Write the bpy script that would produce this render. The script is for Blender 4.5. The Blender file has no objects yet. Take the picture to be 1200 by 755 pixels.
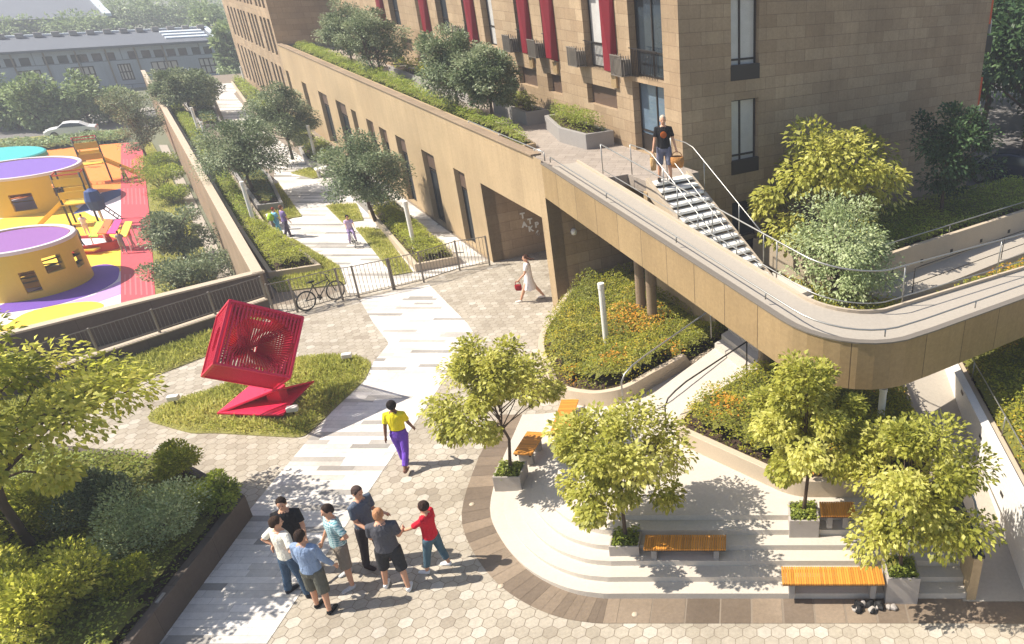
import bpy, math, random
import numpy as np
from mathutils import Vector, Matrix, noise as mnoise
C = bpy.context.scene.collection
rnd = random.Random(7)
# ------------------------------------------------------------------ camera model
F_PX = 878.0; PX = 870.0; PY = 405.0; H = 10.2
PITCH = math.atan(455/878.0); cp, sp = math.cos(PITCH), math.sin(PITCH)
A = Vector((-.6184, .7859, 0)); B = Vector((.7859, .6184, 0)); Z = Vector((0, 0, 1))
def ray(x, y):
    dx = (x-PX)/F_PX; dy = (y-PY)/F_PX
    return Vector((dx, cp-dy*sp, -sp-dy*cp))
def G(x, y, z=0.0):
    """photo position -> place on the level z"""
    r = ray(x, y); t = (z-H)/r.z
    return Vector((r.x*t, r.y*t, z))
def W(a, b, z=0.0): return A*a + B*b + Z*z
def onplane(x, y, p0, d):
    r = ray(x, y); n = Vector((-d.y, d.x, 0)); t = (p0.dot(n))/(r.x*n.x+r.y*n.y)
    return Vector((r.x*t, r.y*t, r.z*t+H))
def FB(x, y, b):
    """point on a wall parallel to the long facade -> (a, z)"""
    p = onplane(x, y, B*b, A); return p.dot(A), p.z
def FA(x, y, a):
    p = onplane(x, y, A*a, B); return p.dot(B), p.z
def depth(p): return p.y*cp - (p.z-H)*sp
def zat(base, py):
    k = (py-PY)/F_PX
    # (y*sp+(z)*cp)/(y*cp-z*sp) = -k
    y = base.y
    zz = (-k*y*cp - y*sp)/(cp - k*sp)
    return zz+H
def mpp(p): return depth(p)/F_PX           # metres per photo pixel at p

# ------------------------------------------------------------------ scene helpers
def tag(o, label=None, cat=None, group=None, kind=None):
    if label: o['label'] = label
    if cat: o['category'] = cat
    if group: o['group'] = group
    if kind: o['kind'] = kind
    return o
def thing(name, label, cat, loc=(0, 0, 0), group=None):
    o = bpy.data.objects.new(name, None); C.objects.link(o); o.location = loc
    o.empty_display_size = .2
    return tag(o, label, cat, group)
class MB:
    def __init__(s): s.v = []; s.f = []; s.t = []
    def add(s, vs, fs, t=.5):
        o = len(s.v); s.v += [tuple(q) for q in vs]
        for f in fs: s.f.append([i+o for i in f]); s.t.append(t)
    def obox(s, p, ux, uy, uz, t=.5):
        p = Vector(p); ux = Vector(ux); uy = Vector(uy); uz = Vector(uz)
        vs = [p, p+ux, p+ux+uy, p+uy, p+uz, p+ux+uz, p+ux+uy+uz, p+uy+uz]
        fs = [(0, 3, 2, 1), (4, 5, 6, 7), (0, 1, 5, 4), (1, 2, 6, 5), (2, 3, 7, 6), (3, 0, 4, 7)]
        if ux.cross(uy).dot(uz) < 0: fs = [f[::-1] for f in fs]
        s.add(vs, fs, t); return s
    def box(s, c, size, rz=0, t=.5):
        c = Vector(c); R = Matrix.Rotation(rz, 3, 'Z')
        ux = R @ Vector((size[0], 0, 0)); uy = R @ Vector((0, size[1], 0)); uz = Vector((0, 0, size[2]))
        return s.obox(c-ux/2-uy/2-uz/2, ux, uy, uz, t)
    def prism(s, poly, z0, z1, t=.5, bottom=True):
        """poly of xy points (counter-clockwise after fixing); z0/z1 number or function(x,y)"""
        pts = [(p[0], p[1]) for p in poly]
        ar = sum(pts[i][0]*pts[(i+1) % len(pts)][1]-pts[(i+1) % len(pts)][0]*pts[i][1] for i in range(len(pts)))
        if ar < 0: pts = pts[::-1]
        g0 = z0 if callable(z0) else (lambda x, y: z0)
        g1 = z1 if callable(z1) else (lambda x, y: z1)
        n = len(pts)
        vs = [(x, y, g0(x, y)) for x, y in pts]+[(x, y, g1(x, y)) for x, y in pts]
        fs = [tuple(range(n, 2*n))]
        if bottom: fs.append(tuple(range(n-1, -1, -1)))
        fs += [(i, (i+1) % n, n+(i+1) % n, n+i) for i in range(n)]
        s.add(vs, fs, t); return s
    def sheet(s, poly, z, t=.5):
        pts = [(p[0], p[1]) for p in poly]
        ar = sum(pts[i][0]*pts[(i+1) % len(pts)][1]-pts[(i+1) % len(pts)][0]*pts[i][1] for i in range(len(pts)))
        if ar < 0: pts = pts[::-1]
        g = z if callable(z) else (lambda x, y: z)
        s.add([(x, y, g(x, y)) for x, y in pts], [tuple(range(len(pts)))], t); return s
    def tube(s, pts, r, n=8, caps=True, t=.5, flat=None):
        pts = [Vector(p) for p in pts]
        if not hasattr(r, '__len__'): r = [r]*len(pts)
        rings = []; up = None
        for i, p in enumerate(pts):
            d = (pts[min(i+1, len(pts)-1)]-pts[max(i-1, 0)])
            if d.length < 1e-9: d = Vector((0, 0, 1))
            d.normalize()
            if up is None:
                up = Vector((0, 0, 1)) if abs(d.z) < .9 else Vector((0, 1, 0))
            x = d.cross(up)
            if x.length < 1e-5: x = d.cross(Vector((1, 0, 0)))
            x.normalize(); y = x.cross(d).normalized(); up = y
            ri = r[i]
            rx, ry = (ri if hasattr(ri, '__len__') else (ri, ri))
            rings.append([p+x*(math.cos(2*math.pi*k/n)*rx)+y*(math.sin(2*math.pi*k/n)*ry) for k in range(n)])
        vs = [q for ring in rings for q in ring]; fs = []
        for i in range(len(pts)-1):
            for k in range(n):
                a0 = i*n+k; a1 = i*n+(k+1) % n
                fs.append((a0, a1, a1+n, a0+n))
        if caps: fs.append(tuple(range(n-1, -1, -1))); fs.append(tuple(range((len(pts)-1)*n, len(pts)*n)))
        fs = [f[::-1] for f in fs]
        s.add(vs, fs, t); return s
    def ellip(s, c, r, n=12, m=8, R=None, t=.5):
        c = Vector(c); vs = []; fs = []
        for i in range(m+1):
            th = math.pi*i/m
            for k in range(n):
                ph = 2*math.pi*k/n
                q = Vector((r[0]*math.sin(th)*math.cos(ph), r[1]*math.sin(th)*math.sin(ph), r[2]*math.cos(th)))
                if R is not None: q = R @ q
                vs.append(c+q)
        for i in range(m):
            for k in range(n):
                a0 = i*n+k; a1 = i*n+(k+1) % n
                fs.append((a0, a0+n, a1+n, a1))
        s.add(vs, fs, t); return s
    def lathe(s, c, prof, n=24, t=.5):
        c = Vector(c); vs = []; fs = []
        for r, z in prof:
            for k in range(n):
                vs.append(c+Vector((r*math.cos(2*math.pi*k/n), r*math.sin(2*math.pi*k/n), z)))
        for i in range(len(prof)-1):
            for k in range(n):
                a0 = i*n+k; a1 = i*n+(k+1) % n
                fs.append((a0, a1, a1+n, a0+n))
        s.add(vs, fs, t); return s
    def build(s, name, mat, parent=None, smooth=False, bev=0, sub=0):
        me = bpy.data.meshes.new(name); me.from_pydata(s.v, [], s.f)
        ob = bpy.data.objects.new(name, me); C.objects.link(ob)
        me.materials.append(mat)
        at = me.attributes.new('tint', 'FLOAT', 'FACE'); at.data.foreach_set('value', s.t)
        me.validate(); me.update()
        uv = me.uv_layers.new(name='UVMap')
        d = uv.data
        vco = me.vertices; lv = me.loops
        for p in me.polygons:
            n = p.normal
            if abs(n.z) > .72:
                for li in p.loop_indices:
                    co = vco[lv[li].vertex_index].co; d[li].uv = (co.x, co.y)
            else:
                l = math.hypot(n.x, n.y) or 1
                tx, ty = -n.y/l, n.x/l
                for li in p.loop_indices:
                    co = vco[lv[li].vertex_index].co; d[li].uv = (co.x*tx+co.y*ty, co.z)
        if smooth: me.polygons.foreach_set('use_smooth', [True]*len(me.polygons))
        if bev:
            m = ob.modifiers.new('bevel', 'BEVEL'); m.width = bev; m.segments = 2; m.limit_method = 'ANGLE'; m.angle_limit = math.radians(40)
        if parent is not None: attach(ob, parent)
        return ob
def attach(ob, parent):
    ob.parent = parent
    if parent.parent is None:
        w = Matrix.Translation(parent.location) @ parent.rotation_euler.to_matrix().to_4x4()
        ob.matrix_parent_inverse = w.inverted()
    else: ob.matrix_parent_inverse = Matrix.Identity(4)
def dup(root, loc=None, rz=None, label=None):
    r = root.copy(); C.objects.link(r)
    if loc is not None: r.location = loc
    if rz is not None: r.rotation_euler = (0, 0, rz)
    if label: r['label'] = label
    for ch in [o for o in C.objects if o.parent is root]:
        c = ch.copy(); C.objects.link(c); c.parent = r
        for g in [o for o in C.objects if o.parent is ch]:
            d = g.copy(); C.objects.link(d); d.parent = c
    return r
def inpoly(x, y, poly):
    c = False; n = len(poly); j = n-1
    for i in range(n):
        xi, yi = poly[i][0], poly[i][1]; xj, yj = poly[j][0], poly[j][1]
        if (yi > y) != (yj > y) and x < (xj-xi)*(y-yi)/(yj-yi)+xi: c = not c
        j = i
    return c
def edist(x, y, poly):
    best = 1e9; n = len(poly)
    for i in range(n):
        x0, y0 = poly[i][0], poly[i][1]; x1, y1 = poly[(i+1) % n][0], poly[(i+1) % n][1]
        dx, dy = x1-x0, y1-y0; L = dx*dx+dy*dy or 1e-9
        t = max(0, min(1, ((x-x0)*dx+(y-y0)*dy)/L))
        best = min(best, math.hypot(x-x0-t*dx, y-y0-t*dy))
    return best
def rounded(poly, r, n=6):
    out = []; N = len(poly)
    for i in range(N):
        p = Vector(poly[i][:2]); a = Vector(poly[i-1][:2]); b = Vector(poly[(i+1) % N][:2])
        d1 = (a-p); d2 = (b-p); rr = min(r, d1.length*.45, d2.length*.45)
        s = p+d1.normalized()*rr; e = p+d2.normalized()*rr
        for k in range(n+1):
            t = k/n; q = s*(1-t)**2+p*2*t*(1-t)+e*t*t
            out.append((q.x, q.y))
    return out
def inset(poly, d):
    pts = [Vector(p[:2]) for p in poly]; N = len(pts)
    ar = sum(pts[i].x*pts[(i+1) % N].y-pts[(i+1) % N].x*pts[i].y for i in range(N))
    if ar < 0: pts = pts[::-1]
    out = []
    for i in range(N):
        a, p, b = pts[i-1], pts[i], pts[(i+1) % N]
        e1 = (p-a).normalized(); e2 = (b-p).normalized()
        n1 = Vector((-e1.y, e1.x)); n2 = Vector((-e2.y, e2.x)); m = n1+n2
        if m.length < 1e-4: m = n1.copy()
        m.normalize(); k = max(.4, m.dot(n1)); q = p+m*(d/k); out.append((q.x, q.y))
    return out
def ring_prism(mb, outer, d, z0, z1, t=.5):
    """a kerb running round a polygon"""
    pts = [Vector(p[:2]) for p in outer]; N = len(pts)
    ar = sum(pts[i].x*pts[(i+1) % N].y-pts[(i+1) % N].x*pts[i].y for i in range(N))
    if ar < 0: pts = pts[::-1]
    inn = inset([tuple(p) for p in pts], d)
    g0 = z0 if callable(z0) else (lambda x, y: z0)
    g1 = z1 if callable(z1) else (lambda x, y: z1)
    vs = []
    for p in pts: vs += [(p.x, p.y, g0(p.x, p.y)), (p.x, p.y, g1(p.x, p.y))]
    for i, q in enumerate(inn): vs += [(q[0], q[1], g0(*q)), (q[0], q[1], g1(pts[i].x, pts[i].y))]
    fs = []
    for i in range(N):
        j = (i+1) % N
        fs.append((2*i, 2*j, 2*j+1, 2*i+1))
        fs.append((2*i+1, 2*j+1, 2*N+2*j+1, 2*N+2*i+1))
        fs.append((2*N+2*j, 2*N+2*i, 2*N+2*i+1, 2*N+2*j+1))
    mb.add(vs, fs, t); return inn

# ------------------------------------------------------------------ materials
def lin(c):
    return tuple(((x/12.92) if x <= .04045 else ((x+.055)/1.055)**2.4) for x in c)
def rgb(r, g, b): return (*lin((r/255, g/255, b/255)), 1)
class NT:
    def __init__(s, name):
        s.m = bpy.data.materials.new(name); s.m.use_nodes = True; s.t = s.m.node_tree; s.N = s.t.nodes; s.L = s.t.links
        s.b = s.N['Principled BSDF']; s.out = s.N['Material Output']
    def n(s, typ, **kw):
        o = s.N.new('ShaderNode'+typ)
        for k, v in kw.items(): setattr(o, k, v)
        return o
    def l(s, a, b): s.L.new(a, b)
    def coord(s, kind='UV', scale=1):
        tc = s.n('TexCoord'); mp = s.n('Mapping'); s.l(tc.outputs[kind], mp.inputs[0]); mp.inputs['Scale'].default_value = (scale,)*3 if not hasattr(scale, '__len__') else scale
        return mp.outputs[0]
    def noise(s, vec, scale, detail=4, rough=.6):
        o = s.n('TexNoise'); s.l(vec, o.inputs['Vector']); o.inputs['Scale'].default_value = scale; o.inputs['Detail'].default_value = detail; o.inputs['Roughness'].default_value = rough
        return o
    def mix(s, fac, a, b, mode='MIX'):
        o = s.n('Mix', data_type='RGBA', blend_type=mode)
        if hasattr(fac, 'is_linked') or hasattr(fac, 'links'): s.l(fac, o.inputs[0])
        else: o.inputs[0].default_value = fac
        for i, q in ((6, a), (7, b)):
            if hasattr(q, 'links'): s.l(q, o.inputs[i])
            else: o.inputs[i].default_value = q
        return o.outputs[2]
    def ramp(s, fac, stops):
        o = s.n('ValToRGB'); s.l(fac, o.inputs[0]); e = o.color_ramp.elements
        while len(e) < len(stops): e.new(.5)
        for i, (p, c) in enumerate(stops): e[i].position = p; e[i].color = c
        return o.outputs[0]
    def bump(s, h, dist=.01, strength=.5):
        o = s.n('Bump'); s.l(h, o.inputs['Height']); o.inputs['Distance'].default_value = dist; o.inputs['Strength'].default_value = strength
        s.l(o.outputs[0], s.b.inputs['Normal'])
    def col(s, c):
        if hasattr(c, 'links'): s.l(c, s.b.inputs['Base Color'])
        else: s.b.inputs['Base Color'].default_value = c
    def fin(s, rough=.6, metal=0, spec=.5):
        s.b.inputs['Roughness'].default_value = rough; s.b.inputs['Metallic'].default_value = metal
        s.b.inputs['Specular IOR Level'].default_value = spec
        return s.m
def sc(c, k): return (c[0]*k, c[1]*k, c[2]*k, 1)
def plain(name, c, rough=.6, metal=0, var=.18, scale=6, bump=.3, kind='UV', bdist=.004, spec=.4):
    s = NT(name); v = s.coord(kind)
    n1 = s.noise(v, scale); n2 = s.noise(v, scale*9, 3)
    m = s.mix(n1.outputs[0], sc(c, 1-var), sc(c, 1+var))
    m = s.mix(.25, m, s.ramp(n2.outputs[0], [(.3, sc(c, .75)), (.7, sc(c, 1.2))]))
    s.col(m)
    if bump: s.bump(n2.outputs[0], bdist, bump)
    return s.fin(rough, metal, spec)
def tinted(name, stops, rough=.7, nscale=14, nvar=.16, bump=.4):
    """one random value per paver/plank face -> ramp"""
    s = NT(name); at = s.n('Attribute', attribute_name='tint')
    c = s.ramp(at.outputs['Fac'], stops)
    v = s.coord('UV'); n1 = s.noise(v, nscale, 6, .7); n0 = s.noise(v, .6, 3)
    c = s.mix(1.0, c, s.ramp(n1.outputs[0], [(.25, (1-nvar*1.6,)*3+(1,)), (.75, (1+nvar*.6,)*3+(1,))]), 'MULTIPLY')
    c = s.mix(1.0, c, s.ramp(n0.outputs[0], [(.3, (.8, .785, .765, 1)), (.62, (1.05, 1.05, 1.05, 1))]), 'MULTIPLY')
    s.col(c); s.bump(n1.outputs[0], .004, bump)
    return s.fin(rough, 0, .35)
def leafmat(name, dark, mid, light, trans=.35, rough=.5):
    s = NT(name); at = s.n('Attribute', attribute_name='tint')
    c = s.ramp(at.outputs['Fac'], [(0, dark), (.5, mid), (1, light)])
    s.col(c); s.b.inputs['Roughness'].default_value = rough; s.b.inputs['Specular IOR Level'].default_value = .35
    tr = s.n('BsdfTranslucent'); hs = s.n('HueSaturation'); s.l(c, hs.inputs['Color']); hs.inputs['Value'].default_value = 1.25; hs.inputs['Saturation'].default_value = 1.0
    hs.inputs['Hue'].default_value = .49
    s.l(hs.outputs[0], tr.inputs[0])
    mx = s.n('MixShader'); mx.inputs[0].default_value = trans
    s.l(s.b.outputs[0], mx.inputs[1]); s.l(tr.outputs[0], mx.inputs[2]); s.l(mx.outputs[0], s.out.inputs[0])
    return s.m
def stone(name, c1, c2, mortar, bw=.8, rh=.38, rough=.75, msize=.006, var=.2, mix3=None):
    s = NT(name); v = s.coord('UV')
    br = s.n('TexBrick'); s.l(v, br.inputs['Vector'])
    br.inputs['Color1'].default_value = c1; br.inputs['Color2'].default_value = c2; br.inputs['Mortar'].default_value = mortar
    br.inputs['Scale'].default_value = 1; br.inputs['Mortar Size'].default_value = msize; br.inputs['Mortar Smooth'].default_value = .3
    br.inputs['Bias'].default_value = 0; br.inputs['Brick Width'].default_value = bw; br.inputs['Row Height'].default_value = rh
    br.offset = .5
    n1 = s.noise(v, .5, 4); n2 = s.noise(v, 12, 6, .7)
    c = s.mix(1.0, br.outputs[0], s.ramp(n1.outputs[0], [(.3, (1-var,)*3+(1,)), (.7, (1+var*.5,)*3+(1,))]), 'MULTIPLY')
    c = s.mix(1.0, c, s.ramp(n2.outputs[0], [(.25, (.8, .79, .78, 1)), (.75, (1.08, 1.08, 1.08, 1))]), 'MULTIPLY')
    vs = s.coord('UV', (5, .3, 1)); n3 = s.noise(vs, 1.2, 5, .7)
    c = s.mix(1.0, c, s.ramp(n3.outputs[0], [(.28, (.9, .89, .875, 1)), (.6, (1.02, 1.02, 1.02, 1))]), 'MULTIPLY')
    s.col(c)
    mth = s.n('Math', operation='SUBTRACT'); mth.inputs[0].default_value = 1; s.l(br.outputs['Fac'], mth.inputs[1])
    s.bump(mth.outputs[0], .008, .6)
    return s.fin(rough, 0, .35)
def glassy(name, c=(.03, .04, .05, 1), rough=.06):
    s = NT(name); v = s.coord('UV'); n = s.noise(v, 1.3, 2)
    s.col(s.mix(n.outputs[0], sc(c, .6), sc(c, 1.5))); s.bump(n.outputs[0], .01, .08)
    return s.fin(rough, 0, .9)
def wood(name, c, c2, rough=.5):
    s = NT(name); v = s.coord('UV', (2, 30, 30)); n = s.noise(v, 2.5, 6, .65)
    at = s.n('Attribute', attribute_name='tint')
    k = s.mix(n.outputs[0], c, c2); k = s.mix(1.0, k, s.ramp(at.outputs['Fac'], [(0, (.75, .75, .75, 1)), (1, (1.15, 1.15, 1.15, 1))]), 'MULTIPLY')
    s.col(k); s.bump(n.outputs[0], .003, .3); return s.fin(rough, 0, .4)

M = {}
M['hex'] = tinted('hex_paver', [(0, rgb(160, 149, 133)), (.35, rgb(176, 166, 149)), (.7, rgb(184, 174, 158)), (1, rgb(196, 188, 174))])
M['joint'] = plain('paving_joint', rgb(134, 121, 106), .9)
M['plank'] = tinted('plank_paver', [(0, rgb(150, 146, 140)), (.25, rgb(178, 172, 164)), (.5, rgb(208, 202, 193)), (1, rgb(232, 226, 218))], .65, 10, .12)
M['band'] = tinted('dark_band_slab', [(0, rgb(112, 98, 84)), (1, rgb(148, 131, 112))], .7)
M['white_stone'] = plain('terrace_white_stone', rgb(194, 185, 172), .65, var=.1, scale=2, bump=.2)
M['kerb'] = plain('kerb_stone', rgb(188, 172, 150), .7, var=.12, scale=3)
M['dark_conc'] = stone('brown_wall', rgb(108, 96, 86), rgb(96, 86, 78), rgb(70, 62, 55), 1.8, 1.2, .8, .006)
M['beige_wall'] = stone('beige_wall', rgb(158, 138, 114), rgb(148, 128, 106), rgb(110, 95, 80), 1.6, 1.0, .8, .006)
M['stone'] = stone('stone_cladding', rgb(180, 157, 127), rgb(164, 140, 111), rgb(126, 105, 82), .82, .36)
M['podium'] = stone('podium_cladding', rgb(186, 163, 128), rgb(179, 156, 122), rgb(152, 131, 100), 1.3, 30, .6, .005, .14)
M['fascia'] = stone('fascia_panel', rgb(180, 155, 116), rgb(170, 145, 107), rgb(110, 92, 68), 1.15, 30, .5, .012, .14)
M['fascia'].node_tree.nodes['Principled BSDF'].inputs['Metallic'].default_value = .25
M['deck'] = stone('deck_paving', rgb(170, 158, 146), rgb(156, 145, 134), rgb(120, 110, 100), .6, .3, .75, .006, .1)
M['ramp_top'] = plain('ramp_surface', rgb(170, 161, 148), .6, var=.05, scale=1.5, bump=.2)
M['grey_stone'] = plain('grey_stone', rgb(150, 145, 140), .7, var=.15, scale=5)
M['white_conc'] = plain('white_render', rgb(226, 222, 215), .7, var=.04, scale=2, bump=.2)
M['steel'] = plain('brushed_steel', rgb(168, 166, 160), .35, .7, var=.06, bump=.05)
M['dark_steel'] = plain('dark_steel', rgb(62, 58, 54), .5, .4, var=.12, bump=.1)
M['grey_paint'] = plain('grey_painted_metal', rgb(128, 120, 110), .5, .2, var=.1, bump=.1)
M['frame'] = plain('window_frame', rgb(52, 46, 42), .45, .2, var=.1, bump=.05)
M['brown_panel'] = plain('brown_panel', rgb(98, 80, 68), .5, .1, var=.1, bump=.1)
M['glass'] = glassy('window_glass')
M['glass_blue'] = glassy('door_glass', (.12, .17, .22, 1), .05)
M['curtain'] = plain('curtain_glass', rgb(196, 194, 190), .15, 0, var=.2, scale=3, bump=.05, spec=.9)
M['red_panel'] = plain('red_panel', rgb(124, 16, 32), .5, 0, var=.12, bump=.1)
M['orange_panel'] = plain('orange_panel', rgb(205, 84, 40), .5, 0, var=.12, bump=.1)
M['red_metal'] = plain('red_lacquer', rgb(222, 42, 78), .35, .05, var=.1, scale=3, bump=.05, kind='Object')
M['wood'] = wood('bench_wood', rgb(226, 160, 66), rgb(190, 120, 44))
M['soil'] = plain('soil', rgb(72, 56, 42), .95, var=.3, bump=.8, bdist=.03)
M['bark'] = plain('bark', rgb(92, 76, 62), .9, var=.3, scale=10, bump=.8, bdist=.02, kind='Object')
M['lamp_white'] = plain('white_enamel', rgb(232, 228, 220), .4, 0, var=.04, bump=.05)
M['planter_conc'] = plain('planter_concrete', rgb(168, 160, 152), .8, var=.14, scale=8, bump=.4)
M['asphalt'] = plain('asphalt', rgb(118, 114, 112), .9, var=.12, scale=3)
M['ground'] = plain('ground_base', rgb(112, 114, 92), .95, var=.25, scale=.3)
M['black'] = plain('black_rubber', rgb(28, 27, 27), .7, var=.1)
M['letters'] = plain('white_letters', rgb(240, 238, 232), .5, var=.02, bump=0)
def S(k, c, rough=.7): M[k] = plain(k, c, rough, var=.08, scale=4, bump=.3); return M[k]
S('rub_orange', rgb(240, 140, 60)); S('rub_yellow', rgb(245, 200, 66)); S('rub_white', rgb(226, 214, 218)); S('rub_purple', rgb(112, 74, 168)); S('rub_lilac', rgb(190, 150, 205))
S('rub_pink', rgb(205, 84, 92)); S('rub_stripe', rgb(214, 116, 120)); S('drum_yellow', rgb(220, 186, 66), .5); S('granule_purple', rgb(124, 92, 176)); S('granule_violet', rgb(142, 92, 160))
S('turquoise', rgb(70, 178, 178)); S('play_red', rgb(190, 60, 52)); S('play_blue', rgb(52, 76, 130)); S('play_green', rgb(170, 210, 60)); S('play_magenta', rgb(232, 60, 140)); S('play_orange', rgb(245, 110, 50))
M['granule_purple'] = plain('granule_purple', rgb(124, 96, 176), .8, var=.45, scale=1.2, bump=.6, bdist=.02); M['granule_violet'] = plain('granule_violet', rgb(142, 96, 160), .8, var=.45, scale=1.2, bump=.6, bdist=.02)
# foliage
M['lf_yellow'] = leafmat('leaf_yellow_green', rgb(114, 120, 44), rgb(184, 184, 82), rgb(228, 224, 138), .47)
M['lf_silver'] = leafmat('leaf_silver_green', rgb(116, 132, 88), rgb(168, 182, 128), rgb(214, 220, 178), .35)
M['lf_dark'] = leafmat('leaf_grey_green', rgb(72, 88, 58), rgb(118, 134, 96), rgb(186, 192, 156), .28)
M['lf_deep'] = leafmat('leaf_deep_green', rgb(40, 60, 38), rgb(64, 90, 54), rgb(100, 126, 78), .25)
M['lf_mid'] = leafmat('leaf_mid_green', rgb(84, 98, 38), rgb(142, 154, 62), rgb(198, 202, 98), .4)
M['lf_hedge'] = leafmat('leaf_hedge', rgb(112, 120, 38), rgb(166, 174, 58), rgb(214, 210, 94), .4)
M['lf_hedge_green'] = leafmat('leaf_hedge_green', rgb(90, 108, 40), rgb(144, 162, 60), rgb(198, 204, 96), .4)
M['lf_bed'] = leafmat('leaf_ground_cover', rgb(92, 102, 34), rgb(148, 152, 50), rgb(210, 184, 66), .38)
M['lf_orange'] = leafmat('leaf_orange', rgb(176, 124, 36), rgb(222, 158, 52), rgb(236, 192, 88), .35)
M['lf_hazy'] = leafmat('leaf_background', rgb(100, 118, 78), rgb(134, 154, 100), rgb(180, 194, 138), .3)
M['grass'] = leafmat('grass_blade', rgb(134, 142, 62), rgb(178, 182, 90), rgb(216, 210, 128), .45)
M['turf'] = plain('turf_soil', rgb(142, 138, 78), .95, var=.25, bump=.8, bdist=.02)
DZ = 4.5
PZ = -3.0

M['lf_corner'] = leafmat('leaf_sunlit_green', rgb(108, 120, 42), rgb(174, 180, 70), rgb(226, 222, 118), .6)
HAZE = True; EXPO = .82
# ---- bicycle (used beside the fence and by the child)
def bicycle(name, label, loc, rz, k=1.0, col='dark_steel', cat='bicycle'):
    t = thing(name, label, cat, (0, 0, 0)); r = .34*k
    def tor(c, R, r_, mat, nm, par_):
        m = MB(); m.tube([Vector(c)+Vector((R*math.cos(2*math.pi*i/28), 0, R*math.sin(2*math.pi*i/28))) for i in range(29)], r_, 6, caps=False); return m.build(nm, M[mat], par_, smooth=True)
    for s_ in (-1, 1):
        c = (s_*.52*k, 0, r); w = tor(c, r-.02, .02*k, 'black', 'wheel', t); tor(c, r-.05*k, .01, 'steel', 'rim', w)
        m = MB()
        for i in range(14): an = math.pi*2*i/14; m.tube([Vector(c), Vector(c)+Vector((math.cos(an), 0, math.sin(an)))*(r-.05)], .004, 3)
        m.tube([Vector(c)-Vector((0, .05, 0)), Vector(c)+Vector((0, .05, 0))], .02, 6); m.build('spokes', M['steel'], w)
    P_ = lambda x, z: Vector((x*k, 0, z*k))
    m = MB()
    for a, b in ((P_(-.52, .34), P_(-.06, .3)), (P_(-.52, .34), P_(-.16, .78)), (P_(-.06, .3), P_(-.19, .86)), (P_(-.06, .3), P_(.36, .72)), (P_(-.16, .76), P_(.34, .8)), (P_(.34, .88), P_(.52, .34))): m.tube([a, b], .018*k, 6)
    m.build('frame', M[col], t, smooth=True)
    m = MB(); m.tube([P_(.34, .84), P_(.32, .98)], .014, 6); m.tube([P_(.28, 1.0)+Vector((0, -.27*k, 0)), P_(.34, .98)+Vector((0, -.1*k, 0)), P_(.34, .98)+Vector((0, .1*k, 0)), P_(.28, 1.0)+Vector((0, .27*k, 0))], .014, 6); m.build('handlebar', M['dark_steel'], t, smooth=True)
    m = MB(); m.ellip(P_(-.21, .9), (.14*k, .07*k, .035*k), 10, 6); m.build('saddle', M['black'], t, smooth=True)
    m = MB(); m.tube([P_(-.06, .3)-Vector((0, .07, 0)), P_(-.06, .3)+Vector((0, .07, 0))], .05*k, 10); m.tube([P_(-.06, .3)+Vector((0, .08, 0)), P_(.0, .16)+Vector((0, .08, 0)), P_(.0, .16)+Vector((0, .18, 0))], .012, 5); m.tube([P_(-.06, .3)-Vector((0, .08, 0)), P_(-.12, .44)-Vector((0, .08, 0)), P_(-.12, .44)-Vector((0, .18, 0))], .012, 5); m.build('cranks', M['dark_steel'], t, smooth=True)
    t.location = loc; t.rotation_euler = (0, 0, rz); return t
# ================================================================== people
def skinmat(name, c): M[name] = plain(name, c, .55, var=.05, scale=8, bump=.05, kind='Object'); return M[name]
skinmat('skin', rgb(206, 156, 126)); skinmat('skin_dark', rgb(120, 80, 58))
CL = {}
def cloth_mat(name, c):
    """woven cloth with soft folds"""
    s = NT(name); v = s.coord('Object', (1, 1, .55)); n1 = s.noise(v, 9, 3, .55); n1.inputs['Distortion'].default_value = 1.6; n2 = s.noise(v, 60, 3)
    k = s.mix(n1.outputs[0], sc(c, .8), sc(c, 1.18)); k = s.mix(.18, k, s.ramp(n2.outputs[0], [(.3, sc(c, .7)), (.7, sc(c, 1.25))])); s.col(k)
    s.bump(n1.outputs[0], .05, .75); return s.fin(.85, 0, .25)
def cloth(c, key=None):
    k = str(c)
    if k not in CL: CL[k] = cloth_mat('cloth_%d' % len(CL), rgb(*c))
    return CL[k]
def remesh(mb, name, mat, voxel, parent, smooth_it=4):
    ob = mb.build(name, mat, None)
    m = ob.modifiers.new('r', 'REMESH'); m.mode = 'VOXEL'; m.voxel_size = voxel
    s = ob.modifiers.new('s', 'SMOOTH'); s.iterations = smooth_it; s.factor = .5
    dg = bpy.context.evaluated_depsgraph_get(); me = bpy.data.meshes.new_from_object(ob.evaluated_get(dg))
    old = ob.data; ob.modifiers.clear(); ob.data = me; bpy.data.meshes.remove(old); me.name = name
    me.polygons.foreach_set('use_smooth', [True]*len(me.polygons)); me.materials.clear(); me.materials.append(mat)
    if parent is not None: attach(ob, parent)
    return ob
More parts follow.
